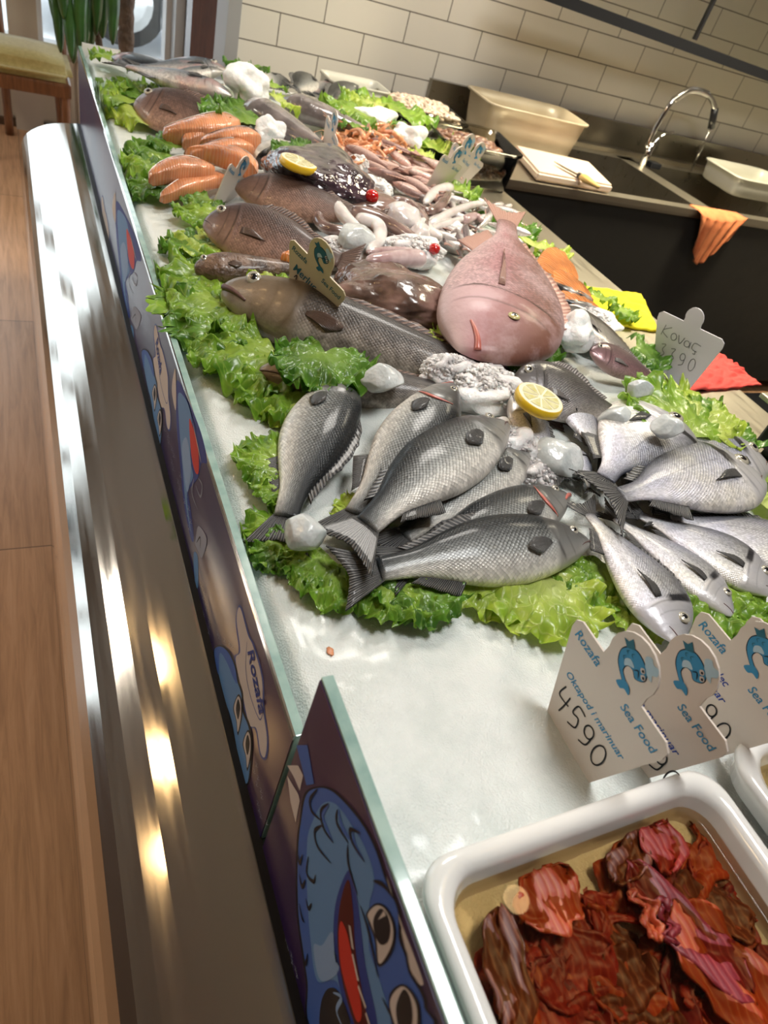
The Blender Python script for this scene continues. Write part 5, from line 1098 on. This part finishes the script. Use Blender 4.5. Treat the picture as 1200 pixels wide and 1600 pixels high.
def digit(d, x, y, h):
    w = h * .5; g_ = {'4': [([(x, y + h), (x - w * .1, y + h * .45), (x + w, y + h * .5)], 0), ([(x + w * .75, y + h * .85), (x + w * .7, y + .3 * h), (x + w * .6, y - h * .1)], 0)],
      '5': [([(x + w, y + h), (x + w * .2, y + h), (x + w * .1, y + h * .55), (x + w * .7, y + h * .6), (x + w * .9, y + h * .2), (x + w * .2, y)], 0)],
      '9': [(oval(x + w * .45, y + h * .72, w * .42, h * .27), 1), ([(x + w * .85, y + h * .7), (x + w * .8, y + h * .2), (x + w * .2, y)], 0)], '0': [(oval(x + w * .5, y + h * .5, w * .5, h * .48), 1)],
      '3': [([(x, y + h * .9), (x + w * .7, y + h), (x + w * .4, y + h * .55), (x + w * .9, y + h * .3), (x + w * .4, y), (x, y + h * .1)], 0)], '1': [([(x + w * .1, y + h * .7), (x + w * .5, y + h), (x + w * .4, y)], 0)]}
    return [(p, bool(c_)) for p, c_ in g_[d]]
def number(s_, x, y, h, step=None):
    out = []
    for i, ch_ in enumerate(s_): out += digit(ch_, x + i * (step or h * .72), y, h)
    return out
# front row: cards stand across the ice with their faces to the customers on the left
def upright(B, s=1.0, tilt=0.0):
    n_ = V((-math.cos(tilt), 0, math.sin(tilt))); X = V((0, -1, 0)); Y = V((math.sin(tilt), 0, math.cos(tilt))); return (X * s, Y * s, X.cross(Y), s)
zc = .906
def ycard(px, py): p = at(px, py, zc); return p
B1 = V((.468, .210, zc - .001)); B2 = V((.538, .198, zc - .008)); B3 = V((.641, .196, zc - .010)); B4 = V((.70, .175, zc - .005))
card('front price card at the left, octopus, hand priced 4590', B1, 0, 0, U=upright(B1, 1.0, -.04), name_lines=[('Oktapod i marinuar', (-.048, .062), .098, .013, 'cyan')], price=number('4590', -.040, .022, .030, .021))
card('second front price card, partly hidden behind the 4590 one', B2, 0, 0, U=upright(B2, 1.0, -.04), name_lines=[('e marinuar', (-.014, .062), .062, .013, 'navy')], price=number('3090', -.01, .022, .030, .021))
card('third front price card, prawns, hand priced 3090', B3, 0, 0, U=upright(B3, 1.0, -.04), name_lines=[('Karkalec', (-.046, .082), .046, .015, 'navy'), ('marinuar', (-.046, .064), .056, .014, 'navy')], price=number('3090', -.044, .026, .028, .022))
card('last front price card cut by the right edge', B4, 0, 0, U=upright(B4, 1.0, -.04), name_lines=[('II', (-.05, .06), .012, .02, 'navy')])
Bm = gp(474, 492, .02); card('cream price card reading Merluc stuck behind the hake', Bm, (455, 374), (541, 462), 'card_warm', [('Merluc', (-.052, .072), .062, .026, 'teal')], number('1590', -.046, .040, .028, .022), ink1='teal', ink2='teal', base=.125)
Bk = gp(1045, 600, .0); card('white handwritten card reading Kovac 3390 beside the red cloth', Bk, (1030, 486), (1132, 535), 'card_white', [], None, False, base=.125, dr=.62)
kr = [o for o in COL.objects if o.name.startswith('price_card')][-1]
Xk, Yk, nk, sk_ = fit_card(Bk, (1030, 486), (1132, 535), .125)
def kst(pts, w=.0016, closed=False): pstroke('handwriting', [Bk + Xk * x + Yk * y for x, y in pts], w, PR['pencil'], kr, nk, 3, 6, False, closed)
kh = .022; ky = .085
for pts, cl in [([(-.05, ky + kh), (-.054, ky)], 0), ([(-.036, ky + kh), (-.053, ky + .009), (-.038, ky)], 0), (oval(-.026, ky + .007, .006, .007), 1), ([(-.017, ky + .015), (-.010, ky), (-.003, ky + .015)], 0), (oval(.005, ky + .006, .006, .006), 1), ([(.012, ky + .013), (.012, ky)], 0), ([(.034, ky + .014), (.020, ky + .014), (.018, ky + .002), (.030, ky)], 0), ([(.026, ky), (.028, ky - .005), (.023, ky - .006)], 0)]:
    kst(pts, .0014, bool(cl))
for pts, cl in number('3390', -.045, .045, .026, .023): kst(pts, .0014, cl)
card('small price card standing in the salmon at the left', gp(340, 328, .0), (362, 258), (386, 287), 'card', [('Salmon', (-.040, .05), .06, .024, 'cyan')][:0], number('30', -.02, .0, .03), base=.125)
card('small price card standing behind the far lemon slice', gp(505, 258, .01), (511, 180), (528, 224), 'card', [], number('50', -.02, .02, .03), base=.125)
card('leftmost of the three price cards bunched before the mussel tub', gp(672, 302, .02), (693, 242), (722, 262), 'card', [], None, base=.125)
card('middle of the three price cards bunched before the mussel tub', gp(690, 298, .02), (710, 222), (738, 252), 'card', [], None, base=.125)
card('rightmost of the three price cards with its dome highest', gp(710, 292, .02), (728, 232), (756, 258), 'card', [], None, base=.125)
card('small blue price card near the tiled wall', gp(583, 152, .01), (588, 112), (601, 120), 'card', [], None, base=.125, ink1='deepblue')

# ================================================================== WHITE TRAY
def tray(name, x0, x1, y0, y1, zr, depth, label, rad=.035, par=None):
    rt = root(name, ((x0 + x1) / 2, (y0 + y1) / 2, zr - depth), label, 'tray')
    def ringp(ins, z, rr):
        pts = []; ax, bx, ay, by = x0 + ins, x1 - ins, y0 + ins, y1 - ins
        for cx, cy, a0 in ((bx - rr, by - rr, 0), (ax + rr, by - rr, PI / 2), (ax + rr, ay + rr, PI), (bx - rr, ay + rr, 1.5 * PI)):
            for k in range(9):
                a = a0 + PI / 2 * k / 8; pts.append(V((cx + rr * math.cos(a), cy + rr * math.sin(a), z)))
        return pts
    prof = [(.006, zr - .030, rad), (.003, zr - .014, rad), (0, zr - .008, rad), (0.001, zr - .003, rad), (.005, zr, rad), (.012, zr + .0005, rad), (.018, zr - .003, rad), (.021, zr - .010, rad * .9), (.026, zr - depth * .6, rad * .85), (.031, zr - depth + .008, rad * .8), (.042, zr - depth, rad * .7)]
    vs = []; 
    for ins, z, rr in prof: vs += ringp(ins, z, rr)
    N = 36; fs = grid_faces(len(prof), N, True) + [list(range((len(prof) - 1) * N, len(prof) * N))]
    mesh('tray_shell', vs, fs, M['tray'], rt, mods=[('SOLIDIFY', dict(thickness=.002, offset=-1))]); return rt, ringp
T1, rp1 = tray('white_tray', .236, .580, -.30, .140, .950, .062, 'white rectangular tray of red cured fish in brine, at the front')
zl = .9275
bm = bmesh.new(); lp = rp1(.0245, zl, .030); f_ = bm.faces.new([bm.verts.new(p) for p in lp]); liq = from_bm('brine', bm, M['liquid'], None, smooth=False)
tag(liq, 'amber oily brine filling the front white tray', 'brine', kind='stuff')
T2, _ = tray('white_tray', .612, .85, -.2, .150, .950, .06, 'second white tray, only its rounded corner at the right edge', .04)
bm = bmesh.new(); f_ = bm.faces.new([bm.verts.new(p) for p in _(.026, .925, .03)]); l2_ = from_bm('brine', bm, M['liquid'], None, smooth=False); tag(l2_, 'brine in the second white tray', 'brine', kind='stuff')
rs = random.Random(21)
GR = 'red cured fish slices in the front tray'
def slice_(i, x, y, z, ang, L, Wd, mt):
    N, Q = 20, 14; vs = []; sd = i * 3.3; c_, s_ = math.cos(ang), math.sin(ang)
    fold = rs.uniform(-.5, .9); tw = rs.uniform(-.5, .5)
    for a in range(N):
        u = a / (N - 1) * 2 - 1
        wd = Wd * (1 - abs(u) ** 3) ** .5 * (1 + .35 * noise.noise(V((u * 2.2, 0, sd)))) + .002
        for b_ in range(Q):
            v = b_ / (Q - 1) * 2 - 1; X = u * L * .5 * (1 + .12 * noise.noise(V((v * 2, 1, sd)))); Y = v * wd * .5 + .012 * noise.noise(V((u * 2, 5, sd)))
            Z = .006 * fold * v * v * (1 + u * .4) + .008 * noise.noise(V((u * 1.8, v * 1.6, sd))) + .004 * noise.noise(V((u * 6, v * 5, sd))) + tw * u * v * .010
            X2, Y2 = x + X * c_ - Y * s_, y + X * s_ + Y * c_; Zz = z + Z
            X2 = max(.268, min(.548, X2)); Y2 = max(-.28, min(.108, Y2)); vs.append(V((X2, Y2, max(.892, min(Zz, zl - .0012) if i < 206 else Zz))))
    o = mesh('cured_fish_slice', vs, grid_faces(N, Q), M['cured'][mt], None, mods=[('SOLIDIFY', dict(thickness=.0022))]); return o
k = 0
for layer in range(3):
    for i in range(48):
        x = rs.uniform(.274, .54); y = rs.uniform(-.20, .085)
        if y > .06 + .05 * (x - .3) and rs.random() < .6: y -= .05
        z = .897 + layer * .007 + rs.uniform(-.002, .003)
        o = slice_(k, x, y, z, rs.uniform(0, PI), rs.uniform(.055, .10), rs.uniform(.03, .05), rs.choice([0, 0, 0, 1, 1, 2, 2, 3])); k += 1
        tag(o, 'thin red cured fish slice steeped in the amber brine of the front tray', 'fish slice', GR)
for i, (px, py, ang, L, Wd, mt, lab) in enumerate(((795, 1530, 1.2, .10, .035, 3, 'brownish slice with a pale edge standing near the front of the tray'), (1075, 1450, 1.9, .13, .045, 2, 'long purple slice at the right of the tray'), (985, 1330, .3, .07, .03, 3, 'orange ribbed slice near the rear rim'), (1150, 1530, 1.8, .13, .07, 1, 'broad pale orange slice at the lower right of the tray'), (860, 1400, .4, .07, .05, 1, 'square orange slice near the left rear of the tray'), (1030, 1310, 1.4, .06, .04, 0, 'red slice in the rear right corner'), (1045, 1440, 1.1, .035, .012, 2, 'small shiny strip breaking the surface'), (1010, 1430, 1.5, .04, .016, 1, 'orange strip breaking the surface beside the shiny one'))):
    p = at(px, py, .926); o = slice_(200 + i, p.x, p.y, .9235 + (.003 if i > 5 else 0), ang, L, Wd, mt); tag(o, lab, 'fish slice')

# ================================================================== SINK SIDE
rt = root('sink_unit', (2.6, 2.4, 0), 'steel double sink unit with upstand against the tiled wall', 'sink')
y0, y1, zt = 2.13, 2.84, .90
xs = [1.50, 1.98, 2.50, 2.585, 3.20, 4.40]
b1 = (2.02, 2.50, 2.19, 2.725); b2 = (2.60, 3.22, 2.19, 2.725)
def hbox(nm, a, b_, c_, d_, z0=zt - .03, z1_=zt, m_='steel_top'): return box(nm, (a, c_, z0), (b_, d_, z1_), M[m_], rt)
bm = bmesh.new()
def addb(lo, hi):
    r0 = bmesh.ops.create_cube(bm, size=1)
    for v in r0['verts']: v.co = V([lo[i] + (v.co[i] + .5) * (hi[i] - lo[i]) for i in range(3)])
for a, b_, c_, d_ in ((1.50, b1[0], y0, y1), (b1[1], b2[0], y0 + .03, y1 - .07), (b2[1], 4.4, y0, y1), (b1[0], b2[1], y0, b1[2]), (b1[0], b2[1], b1[3], y1)):
    addb((a, c_, zt - .03), (b_, d_, zt))
from_bm('sink_top', bm, M['steel_top'], rt, smooth=False)
for nm, q in (('basin', b1), ('basin', b2)):
    x0, x1, ya, yb = q; d_ = .22; vs = [(x0, ya, zt), (x1, ya, zt), (x1, yb, zt), (x0, yb, zt), (x0 + .03, ya + .03, zt - d_), (x1 - .03, ya + .03, zt - d_), (x1 - .03, yb - .03, zt - d_), (x0 + .03, yb - .03, zt - d_)]
    bo = mesh(nm, vs, [(0, 1, 5, 4), (1, 2, 6, 5), (2, 3, 7, 6), (3, 0, 4, 7), (4, 5, 6, 7)], M['steel_dark'], rt, smooth=False)
    tube('drain', [((x0 + x1) / 2, (ya + yb) / 2, zt - d_ + .001), ((x0 + x1) / 2, (ya + yb) / 2, zt - d_ + .006)], .03, M['chrome'], bo, 16, 1)
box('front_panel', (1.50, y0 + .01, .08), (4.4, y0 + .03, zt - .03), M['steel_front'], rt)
box('front_lip', (1.50, y0 - .003, zt - .022), (4.4, y0 + .012, zt + .003), M['steel_top'], rt, .002)
box('upstand', (1.50, 2.835, zt), (4.4, 2.862, 1.022), M['steel_dark'], rt)
box('upstand_step', (1.9, 2.79, zt), (4.4, 2.835, zt + .02), M['steel_top'], rt, .003)
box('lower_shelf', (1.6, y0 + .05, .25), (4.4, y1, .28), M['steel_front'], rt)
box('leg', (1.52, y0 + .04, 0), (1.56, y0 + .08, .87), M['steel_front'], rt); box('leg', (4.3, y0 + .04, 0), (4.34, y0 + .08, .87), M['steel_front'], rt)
floor_sheet = box('dark_floor_mat', (1.46, -.6, 0.0), (4.4, 2.12, .012), M['black'], None); tag(floor_sheet, 'black rubber mat on the floor behind the counter', 'mat')  # black sheet added so the gap behind the counter stays near black
# faucet
fb = at(1006, 252, .92); rt = root('faucet', (fb.x, fb.y, .90), 'tall curved chrome faucet with running water over the sinks', 'faucet')
y_f = fb.y
def fy(px, py, y=y_f): return aty(px, py, y)
tube('body', [V((fb.x, fb.y, .90)), V((fb.x, fb.y, 1.0))], .018, M['chrome'], rt, 18, 1)
arc = [fy(1012, 225), fy(1030, 190), fy(1052, 157), fy(1080, 141), fy(1105, 147), fy(1117, 170), fy(1112, 196)]
tube('spout', [V((fb.x, fb.y, .99))] + arc, .0115, M['chrome'], rt, 12, 8)
# spring coil round the arc
pth = cr(arc[2:5], 14); co = []
for i in range(len(pth) * 6):
    t = i / (len(pth) * 6 - 1) * (len(pth) - 1); a = int(t); p = pth[a].lerp(pth[min(len(pth) - 1, a + 1)], t - a); tg = (pth[min(len(pth) - 1, a + 1)] - pth[max(0, a - 1)]).normalized(); n1 = V((0, 1, 0)); n2 = tg.cross(n1).normalized()
    co.append(p + n1 * (.014 * math.cos(i * .9)) + n2 * (.014 * math.sin(i * .9)))
tube('spring', co, .0022, M['chrome'], rt, 5, 1)
tube('spray_head', [arc[-2], arc[-1] + (arc[-1] - arc[-2]) * .15], .016, M['black'], rt, 14, 2)
tube('lever', [fy(1020, 226), fy(1035, 212), fy(1052, 207)], .007, M['chrome'], rt, 10, 4)
wb = arc[-1]; st_ = tube('water_stream', [wb, wb.lerp(at(1070, 288, .87), .5), at(1070, 288, .80)], .006, M['water'], None, 10, 6); tag(st_, 'thin stream of water falling from the faucet', 'water', kind='stuff')
box_ = box('small_tap_knob', tuple(V((fb.x + .04, fb.y - .02, .90))), tuple(V((fb.x + .10, fb.y + .03, .925))), M['black'], rt, .006)
# board, knife
rt = root('cutting_board', (1.83, 2.33, .9), 'pale pinkish cutting board on the sink edge', 'cutting board')
cb4 = [at(*p, .935) for p in ((818, 262), (952, 300), (915, 262), (832, 240))]; cb4 = [V((1.64, 2.15, .935)), V((1.99, 2.14, .935)), V((2.07, 2.42, .935)), V((1.72, 2.46, .935))]
bm = bmesh.new(); lo_ = [bm.verts.new(p - V((0, 0, .03))) for p in cb4]; hi_ = [bm.verts.new(p) for p in cb4]
bm.faces.new(lo_[::-1]); bm.faces.new(hi_); [bm.faces.new((lo_[i], lo_[(i + 1) % 4], hi_[(i + 1) % 4], hi_[i])) for i in range(4)]
bmesh.ops.bevel(bm, geom=list(bm.edges), offset=.008, segments=3, affect='EDGES'); from_bm('board', bm, M['board'], rt, smooth=False)
ka, kb, kc = at(866, 252, .945), at(905, 274, .945), at(935, 292, .948)
rt = root('knife', tuple(kb), 'knife with a yellow wooden handle on the cutting board', 'knife'); d_ = (kb - ka).normalized(); s_ = V((-d_.y, d_.x, 0))
mesh('blade', [ka, kb + s_ * .014, kb - s_ * .012, ka.lerp(kb, .4) - s_ * .012] + [p - V((0, 0, .002)) for p in (ka, kb + s_ * .014, kb - s_ * .012, ka.lerp(kb, .4) - s_ * .012)], [(0, 1, 2, 3), (7, 6, 5, 4), (0, 4, 5, 1), (1, 5, 6, 2), (2, 6, 7, 3), (3, 7, 4, 0)], M['steel_dark'], rt, smooth=False)
tube('bolster', [kb - d_ * .004, kb + d_ * .015], .010, M['black'], rt, 12, 1); tube('handle', [kb + d_ * .013, kb.lerp(kc, .5), kc], lambda t: .013 + .004 * math.sin(t * 5), M['knife_handle'], rt, 14, 6, .8)
# tubs
def tub(name, c4_, zb, zr, mat, label, infl=.9, th=.003, cat='plastic tub'):
    rt = root(name, tuple(V((sum(p[0] for p in c4_) / 4, sum(p[1] for p in c4_) / 4, zb))), label, cat)
    C_ = V((sum(p[0] for p in c4_) / 4, sum(p[1] for p in c4_) / 4, 0))
    def ring(k, z):
        P = [C_ + (V((p[0], p[1], 0)) - C_) * k for p in c4_]; out = []
        for i in range(4):
            a, b_, c_ = P[i - 1], P[i], P[(i + 1) % 4]
            for q in range(6):
                t = q / 5; p0 = b_.lerp(a, .16); p1 = b_.lerp(c_, .16); p = (1 - t) ** 2 * p0 + 2 * t * (1 - t) * b_ + t * t * p1; out.append(V((p.x, p.y, z)))
        return out
    pr = [(1.05, zr - .008), (1.055, zr), (1.0, zr), (infl + (1 - infl) * .5, (zb + zr) / 2), (infl, zb + .006), (infl * .95, zb), (infl * .3, zb)]
    vs = []; 
    for k_, z in pr: vs += ring(k_, z)
    mesh('tub_shell', vs, grid_faces(len(pr), 24, True) + [list(range(6 * 24, 7 * 24))], M[mat], rt, mods=[('SOLIDIFY', dict(thickness=th, offset=-1))]); return rt, ring
q1 = [(1.17, 2.02), (1.45, 2.00), (1.50, 2.28), (1.22, 2.32)]
tub('plastic_tub', q1, .888, 1.01, 'tub_clear', 'clear tub of brown mussel meat beside the cutting board', .92)
q2 = [(1.16, 2.38), (1.44, 2.36), (1.48, 2.64), (1.18, 2.66)]
tub('plastic_tub', q2, .888, .985, 'tub_clear', 'clear tub of pale peeled shrimps near the wall', .9)
q3 = [(1.60, 2.50), (2.05, 2.48), (2.08, 2.74), (1.62, 2.76)]
tub('plastic_tub', q3, .905, 1.045, 'tub_beige', 'empty beige rectangular tub behind the cutting board', .9)
q4 = [(2.95, 2.42), (3.4, 2.42), (3.4, 2.7), (2.98, 2.7)]
tub('plastic_tub', q4, .905, .985, 'tub_frost', 'frosted plastic box at the right end of the sinks', .95)
q5 = [(.98, 2.55), (1.20, 2.55), (1.20, 2.70), (.98, 2.70)]
tub('plastic_tub', q5, .90, 1.0, 'tub_frost', 'pale empty box against the wall behind the far lettuce', .95)
def heap(name, label, q, z0, z1_, n_, r, mat, seed, cat):
    rr = random.Random(seed); bm = bmesh.new()
    for i in range(n_):
        u, v = rr.uniform(.06, .94), rr.uniform(.06, .94); a = V((*q[0], 0)).lerp(V((*q[1], 0)), u); b_ = V((*q[3], 0)).lerp(V((*q[2], 0)), u); p = a.lerp(b_, v); dome = (1 - (2 * u - 1) ** 2) * (1 - (2 * v - 1) ** 2)
        z = rr.uniform(z0, z1_ + .02 * dome) if rr.random() < .4 else z1_ + .02 * dome - rr.uniform(0, .012)
        mt = Matrix.Translation((p.x, p.y, z)) @ Matrix.Rotation(rr.uniform(0, 6), 4, 'Z') @ Matrix.Rotation(rr.uniform(-1, 1), 4, 'X') @ Matrix.Diagonal((r * rr.uniform(1, 1.7), r * rr.uniform(.5, .9), r * rr.uniform(.4, .8), 1))
        g_ = bmesh.ops.create_icosphere(bm, subdivisions=2, radius=1, matrix=mt)
    o = from_bm(name, bm, M[mat], None); return tag(o, label, cat, kind='stuff')
qq = lambda q, k: [((p[0] - sum(a[0] for a in q) / 4) * k + sum(a[0] for a in q) / 4, (p[1] - sum(a[1] for a in q) / 4) * k + sum(a[1] for a in q) / 4) for p in q]
heap('mussel_meat', 'brown mussel meat filling the clear tub', qq(q1, .93), .895, .975, 800, .013, 'meat_brown', 1, 'mussel meat')
heap('peeled_shrimps', 'pale peeled shrimps heaped in the rear clear tub', qq(q2, .90), .895, .985, 600, .012, 'meat_pale', 2, 'peeled shrimps')
# cloths
def cloth(name, corners, z, mat, label, th=.006, amp=.006, edge=None):
    N = 40; vs = []; P = [V(c) for c in corners]
    for i in range(N):
        for j in range(N):
            u, v = i / (N - 1), j / (N - 1); p = P[0].lerp(P[1], u).lerp(P[3].lerp(P[2], u), v); 
            k_ = .008 * noise.noise(V((u * 5, v * 5, len(label)))); p = p + V((k_, k_, 0)); p.z = z + th + abs(amp * noise.noise(V((u * 6, v * 6, 7)))) * 2 * (1 if 0 < u < 1 and 0 < v < 1 else .4); vs.append(p)
    o = mesh(name, vs, grid_faces(N, N), M[mat], None, mods=[('SOLIDIFY', dict(thickness=th, offset=-1))]); return tag(o, label, 'cloth')
cz = .887
cloth('folded_cloth', [at(930, 508, cz), at(905, 450, cz), at(1000, 462, cz), at(1028, 520, cz)], cz, 'yellow', 'bright yellow folded cloth on the steel worktop')
cloth('folded_cloth', [at(1060, 615, cz), at(1112, 548, cz), at(1150, 575, cz), at(1188, 605, cz)], cz, 'red', 'red folded cloth on the steel worktop beside the handwritten card')
# orange rag hanging over the sink lip
ra = at(1076, 318, .905); rb = at(1158, 336, .905); N = 30; vs = []
for i in range(N):
    u = i / (N - 1)
    for j in range(N):
        v = j / (N - 1); top = ra.lerp(rb, u); fold = .018 * math.sin(u * 15 + v * 2) * min(1, v * 3); dz = v * (.24 * (.55 + .45 * math.sin(PI * (u * .9 + .12))))
        if v < .18: p = V((top.x, y0 + .05 - .055 * v / .18, .905))
        else: p = V((top.x * 1 + (ra.lerp(rb, .5).x - top.x) * .55 * (v - .18), y0 - .008 - abs(fold) - .012, .905 - (dz - .03)))
        vs.append(p)
o = mesh('hanging_rag', vs, grid_faces(N, N), M['rag'], None, mods=[('SOLIDIFY', dict(thickness=.003))]); tag(o, 'orange rag hanging over the front edge of the sink', 'rag')
# device at the right edge of the worktop
da = at(1165, 640, .95); rt = root('weighing_scale', (da.x + .08, da.y - .06, .887), 'steel topped black device at the right edge of the worktop', 'weighing scale')
box('platform', (da.x, da.y - .30, .985), (da.x + .30, da.y - .005, .995), M['steel_top'], rt, .003); box('base', (da.x + .02, da.y - .28, .905), (da.x + .28, da.y - .045, .985), M['black'], rt, .004); box('foot', (da.x + .04, da.y - .10, .887), (da.x + .08, da.y - .06, .905), M['black'], rt)
# black framed glass hanging above the sinks
Pa, Pb = aty(862, -6, 2.6), aty(1215, 124, 2.6); rt = root('glass_screen', tuple((Pa + Pb) / 2), 'black framed glass screen hanging above the sinks', 'glass screen')
d_ = (Pb - Pa).normalized(); up_ = V((-d_.z, 0, d_.x)); Pa = Pa - d_ * .2; Pb = Pb + d_ * .5
def bar(nm, a, b_, w_, t_, m_='black'):
    dd = (b_ - a).normalized(); s1 = V((0, 1, 0)) * t_ * .5; s2 = dd.cross(V((0, 1, 0))).normalized() * w_ * .5
    vs = [a + s1 + s2, a - s1 + s2, a - s1 - s2, a + s1 - s2, b_ + s1 + s2, b_ - s1 + s2, b_ - s1 - s2, b_ + s1 - s2]
    return mesh(nm, vs, [(0, 1, 2, 3), (7, 6, 5, 4), (0, 4, 5, 1), (1, 5, 6, 2), (2, 6, 7, 3), (3, 7, 4, 0)], M[m_], rt, smooth=False)
bar('lower_rail', Pa, Pb, .036, .03); bar('upper_rail', Pa + up_ * 1.0, Pb + up_ * 1.0, .03, .03)
dv = aty(1085, 62, 2.6); bar('mullion', dv + up_ * .0, dv + up_ * 1.0, .010, .02)
mesh('pane', [Pa, Pb, Pb + up_ * 1.0, Pa + up_ * 1.0], [(0, 1, 2, 3)], M['glass'], rt, smooth=False)
for q in (.1, .9):
    p = Pa.lerp(Pb, q) + up_ * 1.0; tube('hanger', [p, V((p.x, p.y, 2.9))], .006, M['black'], rt, 8, 1)

# ================================================================== CHAIR, PLANT
rt = root('chair', (.05, 4.4, 0), 'wooden chair with a mustard yellow seat beyond the counter end', 'chair')
cx0, cx1, cy0, cy1 = -.22, .26, 4.16, 4.62; zs = .46
def leg(x, y, z1_, dx=0, dy=0, nm='leg'):
    tube(nm, [(x + dx, y + dy, 0), (x, y, z1_ * .6), (x, y, z1_)], lambda t: .019 + .007 * t, M['wood_chair'], rt, 8, 4)
leg(cx1 - .04, cy0 + .04, .40, .01, -.01); leg(cx0 + .03, cy0 + .04, .40, -.01, -.01); leg(cx1 - .05, cy1 - .03, .44, .01, .03)
tube('back_post', [(cx0 + .17, cy1 + .03, 0), (cx0 + .17, cy1, .45), (cx0 + .16, cy1 + .05, .95)], .022, M['wood_chair'], rt, 8, 4)
tube('back_post', [(cx1 - .02, cy1 + .01, .38), (cx1 - .02, cy1, .48), (cx1, cy1 + .05, .95)], .02, M['wood_chair'], rt, 8, 4)
box('seat_rail', (cx0 + .01, cy0 + .01, .36), (cx1 - .01, cy1 - .01, .425), M['wood_chair'], rt, .012)
box('back_rail', (cx0 + .15, cy1 + .02, .70), (cx1, cy1 + .05, .78), M['wood_chair'], rt, .01)
box('back_rail', (cx0 + .15, cy1 + .03, .88), (cx1, cy1 + .06, .97), M['wood_chair'], rt, .01)
bm = bmesh.new(); bmesh.ops.create_cube(bm, size=1)
for v in bm.verts: v.co = V((cx0 + (v.co.x + .5) * (cx1 - cx0), cy0 + (v.co.y + .5) * (cy1 - cy0), .42 + (v.co.z + .5) * .075))
bmesh.ops.bevel(bm, geom=list(bm.edges), offset=.034, segments=5, affect='EDGES'); bmesh.ops.subdivide_edges(bm, edges=list(bm.edges), cuts=2, use_grid_fill=True)
for v in bm.verts:
    if v.co.z > .47: v.co.z += .03 * (1 - ((v.co.x - .02) / .26) ** 2) * (1 - ((v.co.y - 4.39) / .25) ** 2)
from_bm('seat', bm, M['cushion'], rt)
# plant
tp = aty(197, 70, 3.35); rt = root('dracaena_plant', (tp.x, 3.35, 0), 'potted plant with ringed trunks and long drooping leaves behind the counter', 'potted plant')
vs = []
for r_, z_ in ((.12, 0), (.17, .30), (.18, .32), (.165, .32), (.15, .28)):
    for j in range(24): vs.append((tp.x + r_ * math.cos(j * PI / 12), 3.35 + r_ * math.sin(j * PI / 12), z_))
mesh('pot', vs, grid_faces(5, 24, True) + [list(range(96, 120))], M['pot'], rt)
tk = [[(tp.x - .01, 3.35, .28), (tp.x, 3.35, .8), (tp.x - .01, 3.35, 1.1), (tp.x - .03, 3.36, 1.45)], [(tp.x + .02, 3.37, .28), (tp.x + .005, 3.37, .85), (tp.x + .05, 3.38, 1.1), (tp.x + .09, 3.40, 1.5)]]
for i, t_ in enumerate(tk): tube('trunk', t_, lambda t, i=i: (.030 if i == 0 else .017) * (1 + .06 * math.sin(t * 90)), M['trunk'], rt, 12, 16)
rl = random.Random(5)
def long_leaf(b_, az, L, droop, w):
    N = 14; vs = []; d0 = V((math.cos(az), math.sin(az), 0)); sd_ = V((-math.sin(az), math.cos(az), 0)); p = V(b_); el = rl.uniform(.2, .9)
    for i in range(N):
        t = i / (N - 1); ww = w * math.sin(PI * min(1, t * .9 + .1)) ** .7 + .001
        vs += [p + sd_ * ww * .5 + V((0, 0, .25 * ww)), p.copy(), p - sd_ * ww * .5 + V((0, 0, .25 * ww))]
        a = el - droop * t; p = p + (d0 * math.cos(a) + V((0, 0, math.sin(a)))) * (L / N)
    return mesh('leaf', vs, grid_faces(N, 3), M['leaf_dark'], rt, mods=[('SOLIDIFY', dict(thickness=.0012))])
for i in range(26): long_leaf((tp.x - .03, 3.36, 1.42 - .02 * (i % 5)), rl.uniform(0, 2 * PI), rl.uniform(.4, .65), rl.uniform(2.0, 2.9), rl.uniform(.03, .045))
for i in range(16): long_leaf((tp.x + .09, 3.40, 1.48), rl.uniform(0, 2 * PI), rl.uniform(.35, .55), rl.uniform(1.8, 2.8), rl.uniform(.03, .04))
# lower left tuft, whose leaves hang beside the counter end
tb = aty(118, -70, 3.2)
for t_ in ((95, 82), (88, 40), (112, 92), (128, 98), (108, 60), (135, 70), (142, 80), (122, 75), (150, 55), (100, 30), (160, 60), (176, 70), (115, 99)):
    e = aty(*t_, 3.2 + rl.uniform(-.08, .08)); s0 = tb + V((rl.uniform(-.02, .05), 0, rl.uniform(-.03, .05))); mid = s0.lerp(e, .45) + V(((e.x - s0.x) * .5, rl.uniform(-.03, .03), .05)); P_ = cr([s0, mid, e], 8); N = len(P_); vs = []
    for i, p in enumerate(P_):
        t = i / (N - 1); ww = .052 * math.sin(PI * min(1, t * .85 + .14)) ** .6 + .001; vs += [p + V((ww * .5, 0, 0)), p + V((0, -.006, 0)), p - V((ww * .5, 0, 0))]
    mesh('leaf', vs, grid_faces(N, 3), M['leaf_dark'], rt, mods=[('SOLIDIFY', dict(thickness=.0012))])
tube('trunk', [(tp.x - .03, 3.34, .28), (tp.x - .12, 3.28, .9), tb], .014, M['trunk'], rt, 10, 8)

# crumbs of fish and specks on the ice
c, r_ = pxl(516, 1018, .001, 8); lump('fish_scrap', 'tiny pinkish fish scrap on the bare near ice', 'fish scrap', c, (r_ * .7, r_, .002), M['salmon'], .4, 2, 5, 3)
